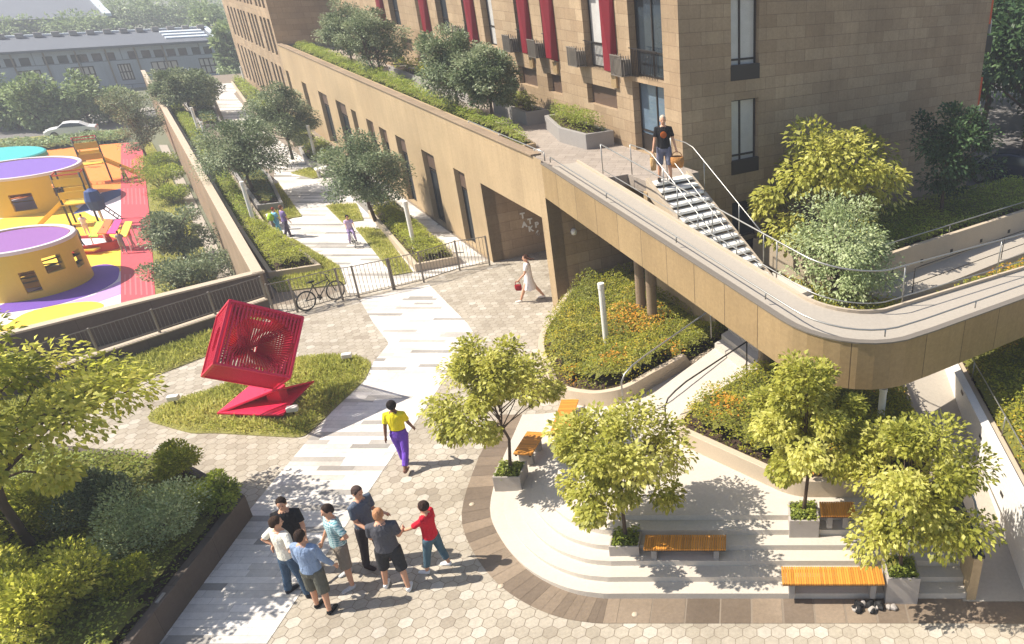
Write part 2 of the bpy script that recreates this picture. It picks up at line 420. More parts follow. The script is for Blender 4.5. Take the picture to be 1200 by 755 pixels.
def person(label, loc, face, h=1.76, top=(200, 200, 200), bottom=(60, 70, 90), long_legs=True, hair=(50, 36, 28), shoes=(40, 40, 42), skin='skin', legs=((0, 0, 5), (0, 0, 5)), arms=((10, 8, 15), (10, 8, 15)), lean=0, sleeve=.55, dress=False, hairlen=0, headturn=0, headtilt=0, build=1.0, voxel=.011, crop=False, emblem=None, group=None, hat=None, cropleg=None, bald=False):
    """arms/legs: (forward swing, outward swing, bend) in degrees, left then right; built facing +Y, then turned"""
    t = thing('person', label, 'person', (0, 0, 0), group); k = h/1.76; R = math.radians
    lx = R(lean)
    def up(p): # spine lean about the hips
        q = Vector(p)-Vector((0, 0, .94)); return Vector((0, 0, .94))+Matrix.Rotation(-lx, 3, 'X') @ q
    hip = .94; sh = .18*build
    J = {}
    for i, s_ in ((0, -1), (1, 1)):
        f, o, b = arms[i]
        S0 = up((s_*sh, 0, 1.415)); d1 = Matrix.Rotation(s_*-R(o), 3, 'Y') @ (Matrix.Rotation(R(f), 3, 'X') @ Vector((0, 0, -1)))
        E0 = S0+d1*.29
        ax = d1.cross(Vector((0, 1, 0))); ax = Vector((1, 0, 0)) if ax.length < .2 else ax.normalized()
        d2 = Matrix.Rotation(R(f+abs(b)), 3, 'X') @ Vector((0, 0, -1)); d2 = Matrix.Rotation(s_*-R(o if b >= 0 else -o*1.4), 3, 'Y') @ d2
        if b < 0: d2 = (Vector((-s_*.75, .25, -.45))).normalized()      # hand to the hip
        W0 = E0+d2*.25; J[i] = (S0, E0, W0, d2)
    Lg = {}
    for i, s_ in ((0, -1), (1, 1)):
        f, o, b = legs[i]; H0 = Vector((s_*.095*build, 0, .92)); d1 = Matrix.Rotation(s_*-R(o), 3, 'Y') @ (Matrix.Rotation(R(f), 3, 'X') @ Vector((0, 0, -1))); K0 = H0+d1*.43
        d2 = Matrix.Rotation(s_*-R(o), 3, 'Y') @ (Matrix.Rotation(R(f-b), 3, 'X') @ Vector((0, 0, -1))); A0 = K0+d2*.41; Lg[i] = (H0, K0, A0, d2)
    low = min(Lg[i][2].z for i in (0, 1))-.075
    # --- body
    m = MB(); bw = build
    tor = [(.86, .13, .1), (.94, .165, .115), (1.04, .145, .1), (1.16, .15, .105), (1.28, .172, .115), (1.4, .178, .105), (1.47, .11, .08), (1.5, .06, .06)]
    m.tube([up((0, 0, z)) for z, _, _ in tor], [(rx*bw, ry*bw) for _, rx, ry in tor], 14)
    hd = up((0, .015, 1.635)); hr = Matrix.Rotation(R(headturn), 3, 'Z') @ Matrix.Rotation(-R(headtilt)-lx, 3, 'X')
    m.tube([up((0, 0, 1.46)), up((0, .012, 1.56))], [.058, .052], 10)
    m.ellip(hd, (.075, .092, .112), 14, 10, hr); m.ellip(hd+hr @ Vector((0, .03, -.055)), (.055, .06, .06), 10, 8, hr)
    m.ellip(hd+hr @ Vector((0, .098, -.02)), (.014, .02, .022), 8, 6, hr)
    for s_ in (-1, 1): m.ellip(hd+hr @ Vector((s_*.078, -.008, -.015)), (.012, .022, .032), 8, 6, hr)
    m.ellip(hd+hr @ Vector((0, .083, -.068)), (.024, .012, .01), 8, 5, hr)
    for i in (0, 1):
        S0, E0, W0, d2 = J[i]; s_ = -1 if i == 0 else 1
        m.tube([S0+(up((0, 0, 1.4))-S0)*.3, S0, S0.lerp(E0, .5), E0, E0.lerp(W0, .35), W0], [.06, .056*bw, .046*bw, .038, .036, .026], 10)
        pn = Vector((s_, 0, 0)); side = d2.cross(pn); side = side.normalized() if side.length > .1 else Vector((0, 1, 0)); pn = side.cross(d2).normalized()
        m.tube([W0-d2*.01, W0+d2*.04, W0+d2*.09], [(.024, .024), (.034, .022), (.034, .018)], 10)
        for fi, (oo, fl) in enumerate(((-.027, .06), (-.009, .072), (.009, .068), (.026, .052))):
            b0 = W0+d2*.085+side*oo; c1 = b0+d2*fl*.5-pn*s_*0+(-pn*.006 if s_ > 0 else pn*.006); c2 = c1+d2*fl*.42+pn*(-.018)
            m.tube([b0-d2*.02, b0, c1, c2], [.0095, .0095, .009, .0075], 6)
        tb = W0+d2*.03-side*.03; m.tube([tb, tb+d2*.03-side*.02, tb+d2*.06-side*.022], [.011, .0105, .008], 6)
        H0, K0, A0, dl = Lg[i]
        m.tube([H0+Z*.02, H0.lerp(K0, .3), K0, K0.lerp(A0, .3), A0], [.088*bw, .078*bw, .052, .054, .036], 12)
        m.tube([A0-Vector((0, .045, .03)), A0+Vector((0, .02, -.035)), A0+Vector((0, .15, -.055))], [.035, .038, .025], 8)
    for i_, v in enumerate(m.v): m.v[i_] = (v[0]*k, v[1]*k, (v[2]-low)*k)
    body = remesh(m, 'body', M[skin], voxel, t)
    def fin(mm, nm, mat, vx=None, it=5):
        for i_, v in enumerate(mm.v): mm.v[i_] = (v[0]*k, v[1]*k, (v[2]-low)*k)
        return remesh(mm, nm, mat, vx or voxel*1.15, t, it)
    # --- shirt or dress
    m = MB(); x0 = 1.02 if crop else .9
    sec = [(x0, .185 if not crop else .16, .135 if not crop else .118), (1.04, .172, .125), (1.16, .168, .122), (1.28, .188, .13), (1.39, .188, .118), (1.45, .13, .09), (1.495, .07, .066)]
    if crop: sec = sec[1:]
    if dress: sec = [(.52, .26, .22), (.7, .22, .19), (.88, .195, .15)]+sec[1:]
    m.tube([up((0, 0, z)) if z > .9 else Vector((0, 0, z)) for z, _, _ in sec], [(rx*bw, ry*bw) for _, rx, ry in sec], 16)
    for i in (0, 1):
        S0, E0, W0, d2 = J[i]
        pts = [S0+(up((0, 0, 1.4))-S0)*.45, S0, S0.lerp(E0, .5)]; rs = [.078, .066*bw, .064*bw]
        if sleeve <= 1: pts.append(S0.lerp(E0, max(.6, sleeve+.2))); rs.append(.066*bw)
        else: pts += [E0, E0.lerp(W0, .5), E0.lerp(W0, .92)]; rs += [.056, .05, .042]
        m.tube(pts, rs, 12)
    fin(m, 'dress' if dress else 'shirt', cloth(top) if isinstance(top, tuple) else top)
    # --- trousers, shorts
    if not dress:
        m = MB(); m.tube([Vector((0, 0, .8)), Vector((0, 0, .88)), up((0, 0, .97)), up((0, 0, 1.03))], [(.15*bw, .115*bw), (.178*bw, .13*bw), (.178*bw, .128*bw), (.165*bw, .118*bw)], 16)
        for i in (0, 1):
            H0, K0, A0, dl = Lg[i]
            if long_legs: m.tube([H0, H0.lerp(K0, .4), K0, K0.lerp(A0, .4), K0.lerp(A0, cropleg or .97)], [.105*bw, .098*bw, .076, .07, .064], 14)
            else: m.tube([H0, H0.lerp(K0, .4), H0.lerp(K0, .8), K0.lerp(A0, .08)], [.108*bw, .104*bw, .1, .098], 14)
        fin(m, 'trousers' if long_legs else 'shorts', cloth(bottom))
    # --- shoes
    for i in (0, 1):
        H0, K0, A0, dl = Lg[i]; m = MB(); m.tube([A0+Vector((0, -.05, -.03)), A0+Vector((0, -.02, -.03)), A0+Vector((0, .07, -.045)), A0+Vector((0, .16, -.055)), A0+Vector((0, .195, -.06))], [(.03, .04), (.048, .052), (.048, .04), (.046, .028), (.03, .016)], 10)
        fin(m, 'shoe', cloth(shoes), voxel*.9, 3)
    # --- hair and eyes
    if not bald:
        m = MB(); m.ellip(hd+hr @ Vector((0, -.016, .028)), (.086, .1, .1), 14, 10, hr)
        if hairlen == 0: m.ellip(hd+hr @ Vector((0, -.05, -.01)), (.076, .062, .085), 12, 8, hr)
        elif hairlen == 1: m.ellip(hd+hr @ Vector((0, -.055, -.05)), (.08, .07, .11), 12, 8, hr)
        elif hairlen == 2:
            for q in range(5): m.tube([hd+hr @ Vector(((q-2)*.025, -.06, .03)), hd+hr @ Vector(((q-2)*.04, -.17, -.02-.02*q % 3)), hd+hr @ Vector(((q-2)*.05, -.28-.02*(q % 2), .0-.03*q))], [.04, .035, .012], 8)
        elif hairlen == 3: m.ellip(hd+hr @ Vector((0, -.03, .02)), (.105, .11, .115), 14, 10, hr)
        for i_, v in enumerate(m.v):           # keep the face free
            q = hr.transposed() @ (Vector(v)-hd)
            if q.y > .05 and q.z < .062: q.y = .05; m.v[i_] = tuple(hd+hr @ q)
        fin(m, 'hair', cloth(hair), voxel*.9, 2)
    for s_ in (-1, 1):
        m = MB(); m.ellip(hd+hr @ Vector((s_*.03, .084, .012)), (.012, .008, .007), 8, 6, hr)
        for i_, v in enumerate(m.v): m.v[i_] = (v[0]*k, v[1]*k, (v[2]-low)*k)
        m.build('eye', M['black'], t, smooth=True)
    if emblem:
        m = MB(); c = up((0, .128, 1.27)); m.ellip(c, (.085, .012, .09), 12, 8)
        for i_, v in enumerate(m.v): m.v[i_] = (v[0]*k, v[1]*k, (v[2]-low)*k)
        m.build('shirt_print', cloth(emblem), t, smooth=True)
    t.location = loc; t.rotation_euler = (0, 0, math.atan2(-face[0], face[1]))
    t['hands'] = 0
    del t['hands']
    Rz = Matrix.Rotation(t.rotation_euler.z, 3, 'Z')
    return t, [Vector(loc)+Rz @ Vector(((J[i][2]+J[i][3]*.1).x*k, (J[i][2]+J[i][3]*.1).y*k, ((J[i][2]+J[i][3]*.1).z-low)*k)) for i in (0, 1)]
def plaid():
    s = NT('plaid_cloth'); v = s.coord('Object'); w = s.n('TexWave'); s.l(v, w.inputs[0]); w.inputs['Scale'].default_value = 6; w.inputs['Distortion'].default_value = 2; w2 = s.n('TexWave', bands_direction='Z'); s.l(v, w2.inputs[0]); w2.inputs['Scale'].default_value = 7; w2.inputs['Distortion'].default_value = 2
    a = s.ramp(w.outputs[1], [(.35, rgb(70, 138, 150)), (.6, rgb(190, 214, 214))]); b = s.ramp(w2.outputs[1], [(.35, rgb(90, 150, 160)), (.6, rgb(215, 228, 226))]); s.col(s.mix(.5, a, b)); return s.fin(.85)
PLAID = plaid()
GR = 'men standing and talking on the plaza'
g = lambda x, y: G(x+6, y)
person('man in a black T-shirt half hidden behind the man in white, on the planks', g(352, 682) + Vector((-.12, .25, 0)), (.35, -1), 1.76, (26, 26, 30), (44, 50, 66), True, (46, 34, 26), headtilt=12, arms=((15, 10, 30), (15, 10, 30)))
person('man in a white T-shirt and blue jeans with hands on hips, back to the viewer', g(347, 696), (.45, 1), 1.78, (226, 222, 208), (66, 88, 112), True, (60, 42, 30), (42, 44, 52), legs=((-4, 8, 2), (2, 7, 3)), arms=((-18, 42, -1), (-18, 42, -1)), headturn=-25, headtilt=10)
person('man in a long sleeved blue shirt and grey cargo shorts seen from behind', g(375, 713), (.12, 1), 1.78, (138, 158, 188), (98, 98, 88), False, (48, 34, 26), (26, 26, 28), legs=((2, 3, 3), (-5, 5, 4)), arms=((6, 10, 14), (8, 14, 18)), sleeve=1.5, headtilt=6)
person('man in a teal plaid shirt and khaki shorts facing the group', g(405, 681), (-.75, -.8), 1.8, PLAID, (134, 124, 112), False, (50, 36, 28), (190, 190, 190), legs=((4, 8, 3), (-4, 9, 3)), arms=((-15, 32, -1), (10, 8, 18)), headtilt=14)
person('man in a loose grey blue T-shirt and dark trousers, farthest of the right hand trio', g(435, 660), (.95, -.35), 1.84, (88, 98, 114), (48, 42, 46), True, (78, 62, 56), (50, 34, 34), legs=((3, 3, 4), (-3, 4, 2)), arms=((4, 4, 80), (6, 2, 62)), headtilt=14, lean=3)
person('man in a charcoal T-shirt, dark shorts and white shoes, nearest of the right hand trio', g(461, 688), (-.25, 1), 1.82, (84, 84, 90), (52, 52, 54), False, (178, 128, 92), (236, 236, 236), legs=((6, 7, 6), (-8, 7, 4)), arms=((10, 6, 42), (4, 6, 70)), headtilt=12, build=1.06)
person('boy in a red T-shirt and rolled jeans holding one arm out', g(508, 667), (-.95, .12), 1.62, (206, 30, 52), (78, 104, 118), True, (52, 36, 30), (222, 222, 224), legs=((12, 3, 2), (-10, 3, 3)), arms=((52, 4, 14), (4, 8, 14)), cropleg=.72, hairlen=3, headtilt=8)
person('woman in a yellow top and purple trousers walking away on the planks', g(471, 547), (-.12, 1), 1.76, (240, 222, 44), (118, 78, 190), True, (32, 24, 22), (120, 84, 70), 'skin_dark', legs=((10, -1, 4), (-14, -1, 22)), arms=((-14, 8, 10), (16, 8, 14)), crop=True, cropleg=.8, hairlen=3, sleeve=.5)
_, hands = person('woman in a short white dress striding past the passage with flying hair', g(617, 352), (-1, -.18), 1.7, (232, 226, 224), (230, 226, 222), True, (74, 48, 36), (226, 216, 206), legs=((26, 0, 4), (-26, 0, 8)), arms=((18, 6, 30), (-12, 10, 8)), dress=True, hairlen=2, sleeve=.4)
def bag(name, label, c, sx, sy, sz, col):
    t = thing(name, label, 'bag', c); m = MB()
    m.lathe((0, 0, 0), [(.01, -sz), (sx*.8, -sz), (sx, -sz*.5), (sx*.95, -.02), (sx*.8, 0), (sx*.78, -.03), (.01, -.05)], 18); m.v = [(v[0]+c.x, v[1]*sy/sx+c.y, v[2]+c.z-.1) for v in m.v]; m.build('bag_body', cloth(col), t, smooth=True)
    m = MB(); m.tube([c+Vector((sx*.7*math.cos(math.pi*q/8), 0, -.1+.13*math.sin(math.pi*q/8))) for q in range(9)], .012, 6); m.build('handle', cloth(col), t, smooth=True)
bag('handbag', 'small red bag held by the woman in the white dress', hands[0]-Z*.02, .12, .05, .2, (150, 30, 40))
LP = G(780, 212, DZ+.02)
_, hands = person('man in a black printed T-shirt and grey shorts at the top of the outdoor stairs', LP, (.12, -1), 1.84, (30, 28, 30), (112, 114, 132), False, (196, 180, 160), (30, 28, 28), legs=((6, 4, 6), (-4, 5, 2)), arms=((4, 14, 8), (6, 12, 10)), emblem=(176, 92, 40), headtilt=4)
bag('basket_bag', 'round straw basket held in the right hand of the man on the stairs', hands[0]-Z*.02, .2, .16, .3, (176, 124, 70))
bag('paper_bag', 'narrow tan paper bag hanging from the left hand of the man on the stairs', hands[1]-Z*.02, .09, .09, .36, (198, 160, 110))
KG = 'children in the courtyard'
person('red haired child in light blue with a green backpack on the courtyard walk', g(323, 277), (.55, .9), 1.25, (130, 190, 214), (120, 190, 214), True, (150, 70, 50), (90, 90, 100), legs=((14, 2, 4), (-14, 2, 10)), voxel=.018, group=KG)
b = g(323, 277); t = thing('backpack', 'bright green backpack on the red haired child', 'backpack', b); fz = Vector((.55, .9, 0)).normalized(); m = MB(); m.ellip(b-fz*.17+Z*.86, (.13, .09, .17), 12, 8); m.build('backpack_body', M['play_green'], t, smooth=True); m = MB(); m.ellip(b-fz*.25+Z*.8, (.08, .04, .07), 10, 6); m.build('pocket', M['play_green'], t, smooth=True)
person('child in purple and grey walking beside the red haired child', g(333, 279), (.6, .8), 1.4, (140, 120, 170), (96, 88, 104), True, (130, 90, 70), (60, 60, 66), legs=((12, 2, 4), (-12, 2, 10)), voxel=.018, group=KG)
bk = g(409, 288)
bicycle('child_bicycle', 'small pale bicycle ridden by a child in the courtyard', bk, math.atan2(-.75, .5), .62, 'lamp_white', 'bicycle')
person('child in lilac with a dark helmet riding a small bicycle in the courtyard', bk+Vector((-.02, .02, .16)), (.55, -.82), 1.22, (206, 184, 214), (170, 150, 190), True, (40, 34, 40), (90, 84, 96), legs=((62, 6, 75), (40, 6, 62)), arms=((52, 6, 20), (52, 6, 20)), voxel=.018, hairlen=3, lean=8, group=KG)
pk = [(101, 196, (200, 190, 180), (90, 80, 90), 'child with pale clothes climbing by the far climbing frame', 'far'), (104, 276, (236, 222, 224), (220, 200, 205), 'child in white standing behind the boat shaped sandbox', 0), (98, 291, (120, 130, 150), (70, 76, 96), 'child in grey playing inside the boat shaped sandbox', 'boat'), (132, 292, (190, 60, 60), (150, 60, 60), 'child in red under the green sail of the play canopy', 0), (147, 297, (150, 152, 162), (150, 150, 160), 'child in grey in front of the play canopy on the running track', 0), (157, 290, (222, 110, 120), (200, 170, 180), 'child in pink beside the yellow sail of the play canopy', 0), (149, 214, (200, 180, 120), (50, 46, 44), 'child in tan by the running track at the far climbing frame', 0)]
for i, (x, y, c1, c2, lb, w_) in enumerate(pk):
    p = G(x, y, PZ+(.3 if w_ == 'boat' else .02)); person(lb, p, (math.cos(i*2.1), math.sin(i*2.1)), 1.2, c1, c2, True, (60, 44, 34), (230, 226, 226), legs=((10, 3, 8), (-8, 3, 8)), arms=((30, 15, 30), (20, 20, 30)), voxel=.03, group='children in the play area')
# ================================================================== foliage makers
npr = np.random.default_rng(11)
def leaf_mesh(name, P, D, N, L, Wd, tint, mat, parent=None):
    n = len(P)
    D = D/np.linalg.norm(D, axis=1, keepdims=True)
    S_ = np.cross(D, N); S_ /= (np.linalg.norm(S_, axis=1, keepdims=True)+1e-9); N2 = np.cross(S_, D)
    L = L[:, None]; Wd = Wd[:, None]
    v = np.empty((n, 4, 3)); v[:, 0] = P; v[:, 1] = P+D*L*.45+S_*Wd*.5+N2*Wd*.18; v[:, 2] = P+D*L-N2*L*.08; v[:, 3] = P+D*L*.45-S_*Wd*.5+N2*Wd*.18
    me = bpy.data.meshes.new(name)
    me.vertices.add(4*n); me.vertices.foreach_set('co', v.reshape(-1))
    me.loops.add(4*n); me.loops.foreach_set('vertex_index', np.arange(4*n, dtype=np.int32))
    me.polygons.add(n); me.polygons.foreach_set('loop_start', np.arange(0, 4*n, 4, dtype=np.int32)); me.polygons.foreach_set('loop_total', np.full(n, 4, dtype=np.int32))
    at = me.attributes.new('tint', 'FLOAT', 'FACE'); at.data.foreach_set('value', tint.astype(np.float32))
    me.update(); me.validate(); me.materials.append(mat)
    ob = bpy.data.objects.new(name, me); C.objects.link(ob)
    if parent is not None: attach(ob, parent)
    return ob
def rdir(n):
    v = npr.normal(size=(n, 3)); return v/np.linalg.norm(v, axis=1, keepdims=True)
def nz3(p, s, o=0): return mnoise.noise(Vector((p[0]*s+o, p[1]*s+o*1.7, (p[2] if len(p) > 2 else 0)*s)))
TREES = {}
def tree(name, label, base, top, crown_bot, rad, mat, leaf=.1, nleaf=2600, nclump=26, trunk_r=.04, squash=1.0, droop=.35, seed=0, cat='tree', group=None, clump=.42, nstem=1, lean=(0, 0)):
    """tapered trunk, limbs to each clump, leaves round the clumps"""
    global npr
    npr = np.random.default_rng(100+seed); r_ = random.Random(seed)
    base = Vector(base); t = thing(name, label, cat, base, group)
    cz = (top+crown_bot)/2; rz = (top-crown_bot)/2
    cen = Vector((base.x+lean[0], base.y+lean[1], cz))
    cl = []; tries = 0
    while len(cl) < nclump and tries < 4000:
        tries += 1
        d = Vector(rdir(1)[0]); q = r_.random()**.42
        prof = 1-.22*max(0, d.z)*squash
        p = Vector((cen.x+d.x*rad*q*prof, cen.y+d.y*rad*q*prof, cz+d.z*rz*q))
        if d.z < -.5 and r_.random() < .5: continue
        lim = .8*clump*rad*(.85 if tries < 2000 else .5)
        if any((p-o).length < lim for o in cl): continue
        cl.append(p)
    mb = MB(); forks = []
    for s_ in range(nstem):
        off = Vector((r_.uniform(-1, 1), r_.uniform(-1, 1), 0))*(trunk_r*3 if nstem > 1 else 0)
        b0 = base+off; f1 = Vector((cen.x, cen.y, crown_bot+rz*.35))+off*2.5; tp = Vector((cen.x, cen.y, cz+rz*.45))+off*3
        w1 = Vector((r_.uniform(-1, 1), r_.uniform(-1, 1), 0))*rad*.08
        pts = [b0-Z*.05, b0.lerp(f1, .35)+w1*.5, b0.lerp(f1, .7)+w1, f1, f1.lerp(tp, .5)-w1, tp]
        mb.tube(pts, [trunk_r*1.25, trunk_r, trunk_r*.9, trunk_r*.75, trunk_r*.5, trunk_r*.2], 8)
        forks.append((b0.lerp(f1, .8), f1, tp))
    for k, p in enumerate(cl):
        f0, f1, tp = forks[k % nstem]
        h = max(0, min(1, (p.z-crown_bot)/(2*rz)))
        s0 = f0.lerp(f1, min(1, h*2)) if h < .5 else f1.lerp(tp, (h-.5)*1.6)
        m1 = s0.lerp(p, .5)+Z*(.12*rad*(.6-h))+Vector((r_.uniform(-1, 1), r_.uniform(-1, 1), 0))*rad*.05
        mb.tube([s0, m1, p, p+(p-m1)*.3], [trunk_r*.42, trunk_r*.28, trunk_r*.16, trunk_r*.06], 5)
    mb.build('trunk', M['bark'], t, smooth=True)
    per = max(4, nleaf//len(cl)); Ps = []; Ts = []; Ds = []; Os = []
    for p in cl:
        cr = clump*rad*r_.uniform(.6, 1.3)
        d = rdir(per); q = npr.random(per)**.5
        P = np.array(p)+d*(cr*q)[:, None]*np.array([1, 1, .72])
        Ps.append(P)
        out = (P-np.array(cen)); out /= (np.linalg.norm(out, axis=1, keepdims=True)+1e-6)
        Os.append(out); Ds.append(d*.6+out*.5+np.array([0, 0, -droop])+rdir(per)*.55)
        ct = r_.uniform(-.22, .22)
        Ts.append(np.clip(.5+ct+npr.normal(size=per)*.2, 0, 1))
    P = np.concatenate(Ps); D = np.concatenate(Ds); T = np.concatenate(Ts); n = len(P); out_all = np.concatenate(Os)
    N = np.array([0, 0, 1.0])+out_all*.5+rdir(n)*.6
    L = leaf*(.7+.6*npr.random(n)); leaf_mesh('crown', P, D, N, L, L*(.5+.2*npr.random(n)), T, mat, t)
    return t
def ptree(name, label, bx, by, z, ty, bot_y, halfw, mat, **kw):
    b = G(bx, by, z); top = zat(b, ty); bot = zat(b, bot_y)
    return tree(name, label, b, top, bot, halfw*mpp(b), mat, **kw)
def hedge_leaves(poly, z, hgt, mat, dens=260, leaf=.07, edge=.35, lump=.35, lumps=1.1, seed=0, name='foliage', parent=None, accent=None, core=True, upright=.5):
    """a mass of leaves over a polygon; z number or function"""
    global npr
    npr = np.random.default_rng(500+seed); r_ = random.Random(seed)
    gz = z if callable(z) else (lambda x, y: z)
    xs = [p[0] for p in poly]; ys = [p[1] for p in poly]
    x0, x1, y0, y1 = min(xs), max(xs), min(ys), max(ys)
    area = (x1-x0)*(y1-y0); n = int(area*dens)
    def top(x, y):
        e = edist(x, y, poly); k = min(1, e/edge); k = math.sqrt(max(0, 1-(1-k)**2))
        u = 1+lump*(nz3((x, y, seed), lumps*1.3)+.6*nz3((x, y, seed+3), lumps*3.1))
        return gz(x, y)+hgt*(.5+.5*k)*u
    P = []; Tn = []
    for i in range(n):
        x = r_.uniform(x0, x1); y = r_.uniform(y0, y1)
        if not inpoly(x, y, poly): continue
        q = r_.random(); h = top(x, y)
        g = gz(x, y); zz = g+(h-g)*(1-.55*q*q)
        e = edist(x, y, poly)
        if e < .12: zz = g+(h-g)*r_.random()
        P.append((x, y, zz)); Tn.append(.45+.35*nz3((x, y, seed+9), 1.4)+.12*nz3((x, y), 6))
    P = np.array(P); n = len(P)
    D = rdir(n)*np.array([1, 1, .45])+np.array([0, 0, .08]); N = np.array([-.25, -.1, 1.0])+rdir(n)*.55
    L = leaf*(.7+.6*npr.random(n)); T = np.clip(np.array(Tn)+npr.normal(size=n)*.16, 0, 1)
    if accent is not None:
        am = np.zeros(n, bool)
        for ax, ay, ar in accent:
            am |= ((P[:, 0]-ax)**2+(P[:, 1]-ay)**2 < (ar*1.3*npr.random(n)**.7)**2) & (npr.random(n) < .55)
        leaf_mesh('orange_foliage', P[am], D[am], N[am], L[am]*1.15, L[am]*.6, T[am], M['lf_orange'], parent)
        k = ~am; P, D, N, L, T = P[k], D[k], N[k], L[k], T[k]
    ob = leaf_mesh(name, P, D, N, L, L*(.5+.2*npr.random(len(P))), T, mat, parent)
    if core:
        mb = MB(); st = .22; nx = int((x1-x0)/st)+2; ny = int((y1-y0)/st)+2; idx = {}
        for i in range(nx):
            for j in range(ny):
                x = x0+i*st; y = y0+j*st
                if inpoly(x, y, poly): idx[i, j] = len(mb.v); mb.v.append((x, y, gz(x, y)+(top(x, y)-gz(x, y))*.55))
        for (i, j) in list(idx):
            q = [(i, j), (i+1, j), (i+1, j+1), (i, j+1)]
            if all(k in idx for k in q): mb.f.append([idx[k] for k in q]); mb.t.append(.3)
        if mb.f: mb.build('twigs', M['twig'], parent, smooth=True)
    return ob
M['twig'] = plain('twig_mass', rgb(104, 104, 46), .95, var=.3, bump=.6, bdist=.03)
def shrub(name, label, base, r, h, mat, leaf=.08, n=1200, seed=0, group=None, cat='shrub', upright=.3):
    """rounded shrub: several stems and a lumpy leaf mass reaching the ground"""
    global npr
    npr = np.random.default_rng(900+seed); r_ = random.Random(seed)
    base = Vector(base); t = thing(name, label, cat, base, group)
    mb = MB(); cl = []
    for k in range(9):
        an = k*2.4+r_.random(); q = r_.uniform(.2, .75)
        p = base+Vector((math.cos(an)*r*q, math.sin(an)*r*q, h*r_.uniform(.45, .82)))
        cl.append((p, r*r_.uniform(.34, .5)))
        mb.tube([base-Z*.03, base.lerp(p, .55)+Vector((0, 0, h*.08)), p], [.022*r+.006, .014*r+.004, .004], 5)
    cl.append((base+Z*h*.6, r*.55))
    mb.build('stems', M['bark'], t)
    Ps = []; Ts = []; Ds = []
    for p, cr in cl:
        m = n//len(cl); d = rdir(m); q = npr.random(m)**.4
        P = np.array(p)+d*(cr*q)[:, None]*np.array([1, 1, .8]); P[:, 2] = np.maximum(P[:, 2], base.z+.03)
        Ps.append(P); Ds.append(d*.8+np.array([0, 0, upright])+rdir(m)*.5); Ts.append(np.clip(.5+r_.uniform(-.15, .15)+npr.normal(size=m)*.2, 0, 1))
    P = np.concatenate(Ps); D = np.concatenate(Ds); T = np.concatenate(Ts); k = len(P)
    L = leaf*(.7+.6*npr.random(k)); leaf_mesh('foliage', P, D, np.array([0, 0, 1.0])+rdir(k)*.8, L, L*.55, T, mat, t)
    return t
def grass_patch(name, poly, z, dens, hgt, mat, seed=0, label=None, skip=None):
    global npr
    npr = np.random.default_rng(700+seed); r_ = random.Random(seed)
    gz = z if callable(z) else (lambda x, y: z)
    xs = [p[0] for p in poly]; ys = [p[1] for p in poly]; P = []; T = []; Lh = []
    for i in range(int((max(xs)-min(xs))*(max(ys)-min(ys))*dens)):
        x = r_.uniform(min(xs), max(xs)); y = r_.uniform(min(ys), max(ys))
        if inpoly(x, y, poly) and not (skip and inpoly(x, y, skip)):
            k = nz3((x, y, seed), 1.1)
            P.append((x, y, gz(x, y))); T.append(.5+.4*nz3((x, y, seed+5), .8)); Lh.append(hgt*(.8+.5*k)*min(1, .35+edist(x, y, poly)*2))
    P = np.array(P); n = len(P); D = np.array([0, 0, .8])+rdir(n)*.75; L = np.array(Lh)*(.6+.7*npr.random(n))
    ob = leaf_mesh(name, P, D, rdir(n), L, L*.16+.012, np.clip(np.array(T)+npr.normal(size=n)*.17, 0, 1), mat)
    return tag(ob, kind='stuff', label=label)
def setting(ob): ob['kind'] = 'structure'; return ob

# ================================================================== ground levels
mb = MB(); R_ = 420
mb.sheet([(-R_, -60), (R_, -60), (R_, R_*1.6), (-R_, R_*1.6)], -3.05); setting(mb.build('ground', M['ground']))
# the plaza slab (paving bed) with a step down to the play area on its left
WQ0 = G(68, 378, 1.0); WQ1 = G(308, 319, 1.0); WDIR = (WQ1-WQ0).normalized(); WQ0.z = 0; WQ1.z = 0
PLZ = [WQ0-WDIR*18, WQ1, W(92, 1.75), W(92, 40), W(-14, 40), W(-14, -22)]
mb = MB(); mb.prism(PLZ, -3.3, 0.0); setting(mb.build('plaza_base', M['joint']))
PATH = [G(*q) for q in [(150, 765), (288, 604), (320, 565), (456, 403), (437, 378), (421, 351), (503, 334), (548, 380), (556, 392), (545, 410), (440, 565), (306, 765)]]
PATHC = [(p.x, p.y) for p in PATH]
# hexagonal pavers
mb = MB(); hr = .14; dx = hr*math.sqrt(3); dy = hr*1.5
rr = random.Random(3)
y = 7.6; row = 0
PLZ2 = [(p.x, p.y) for p in [W(25.3, -12), W(26.2, 1.7), W(27.1, 1.9), W(27.1, 12.7), W(19, 12.7), W(-6, 12.7), W(-6, -12)]]
while y < 30:
    x = -24+(dx/2 if row % 2 else 0)
    while x < 8:
        if inpoly(x, y, PLZ2) and not (inpoly(x, y, PATHC) and edist(x, y, PATHC) > .25) and not (x > -4.2 and 10.6 < y < 13):
            k = hr*.955
            t = min(1, max(0, rr.gauss(.5, .24)))
            mb.add([(x+k*math.sin(math.pi/3*i), y+k*math.cos(math.pi/3*i), .004) for i in range(5, -1, -1)], [(0, 1, 2, 3, 4, 5)], t)
        x += dx
    y += dy; row += 1
setting(mb.build('hexagonal_paving', M['hex']))
def spans(poly, y):
    xs = []
    n = len(poly)
    for i in range(n):
        (x0, y0), (x1, y1) = poly[i], poly[(i+1) % n]
        if (y0 > y) != (y1 > y): xs.append(x0+(y-y0)*(x1-x0)/(y1-y0))
    xs.sort(); return [(xs[i], xs[i+1]) for i in range(0, len(xs)-1, 2)]
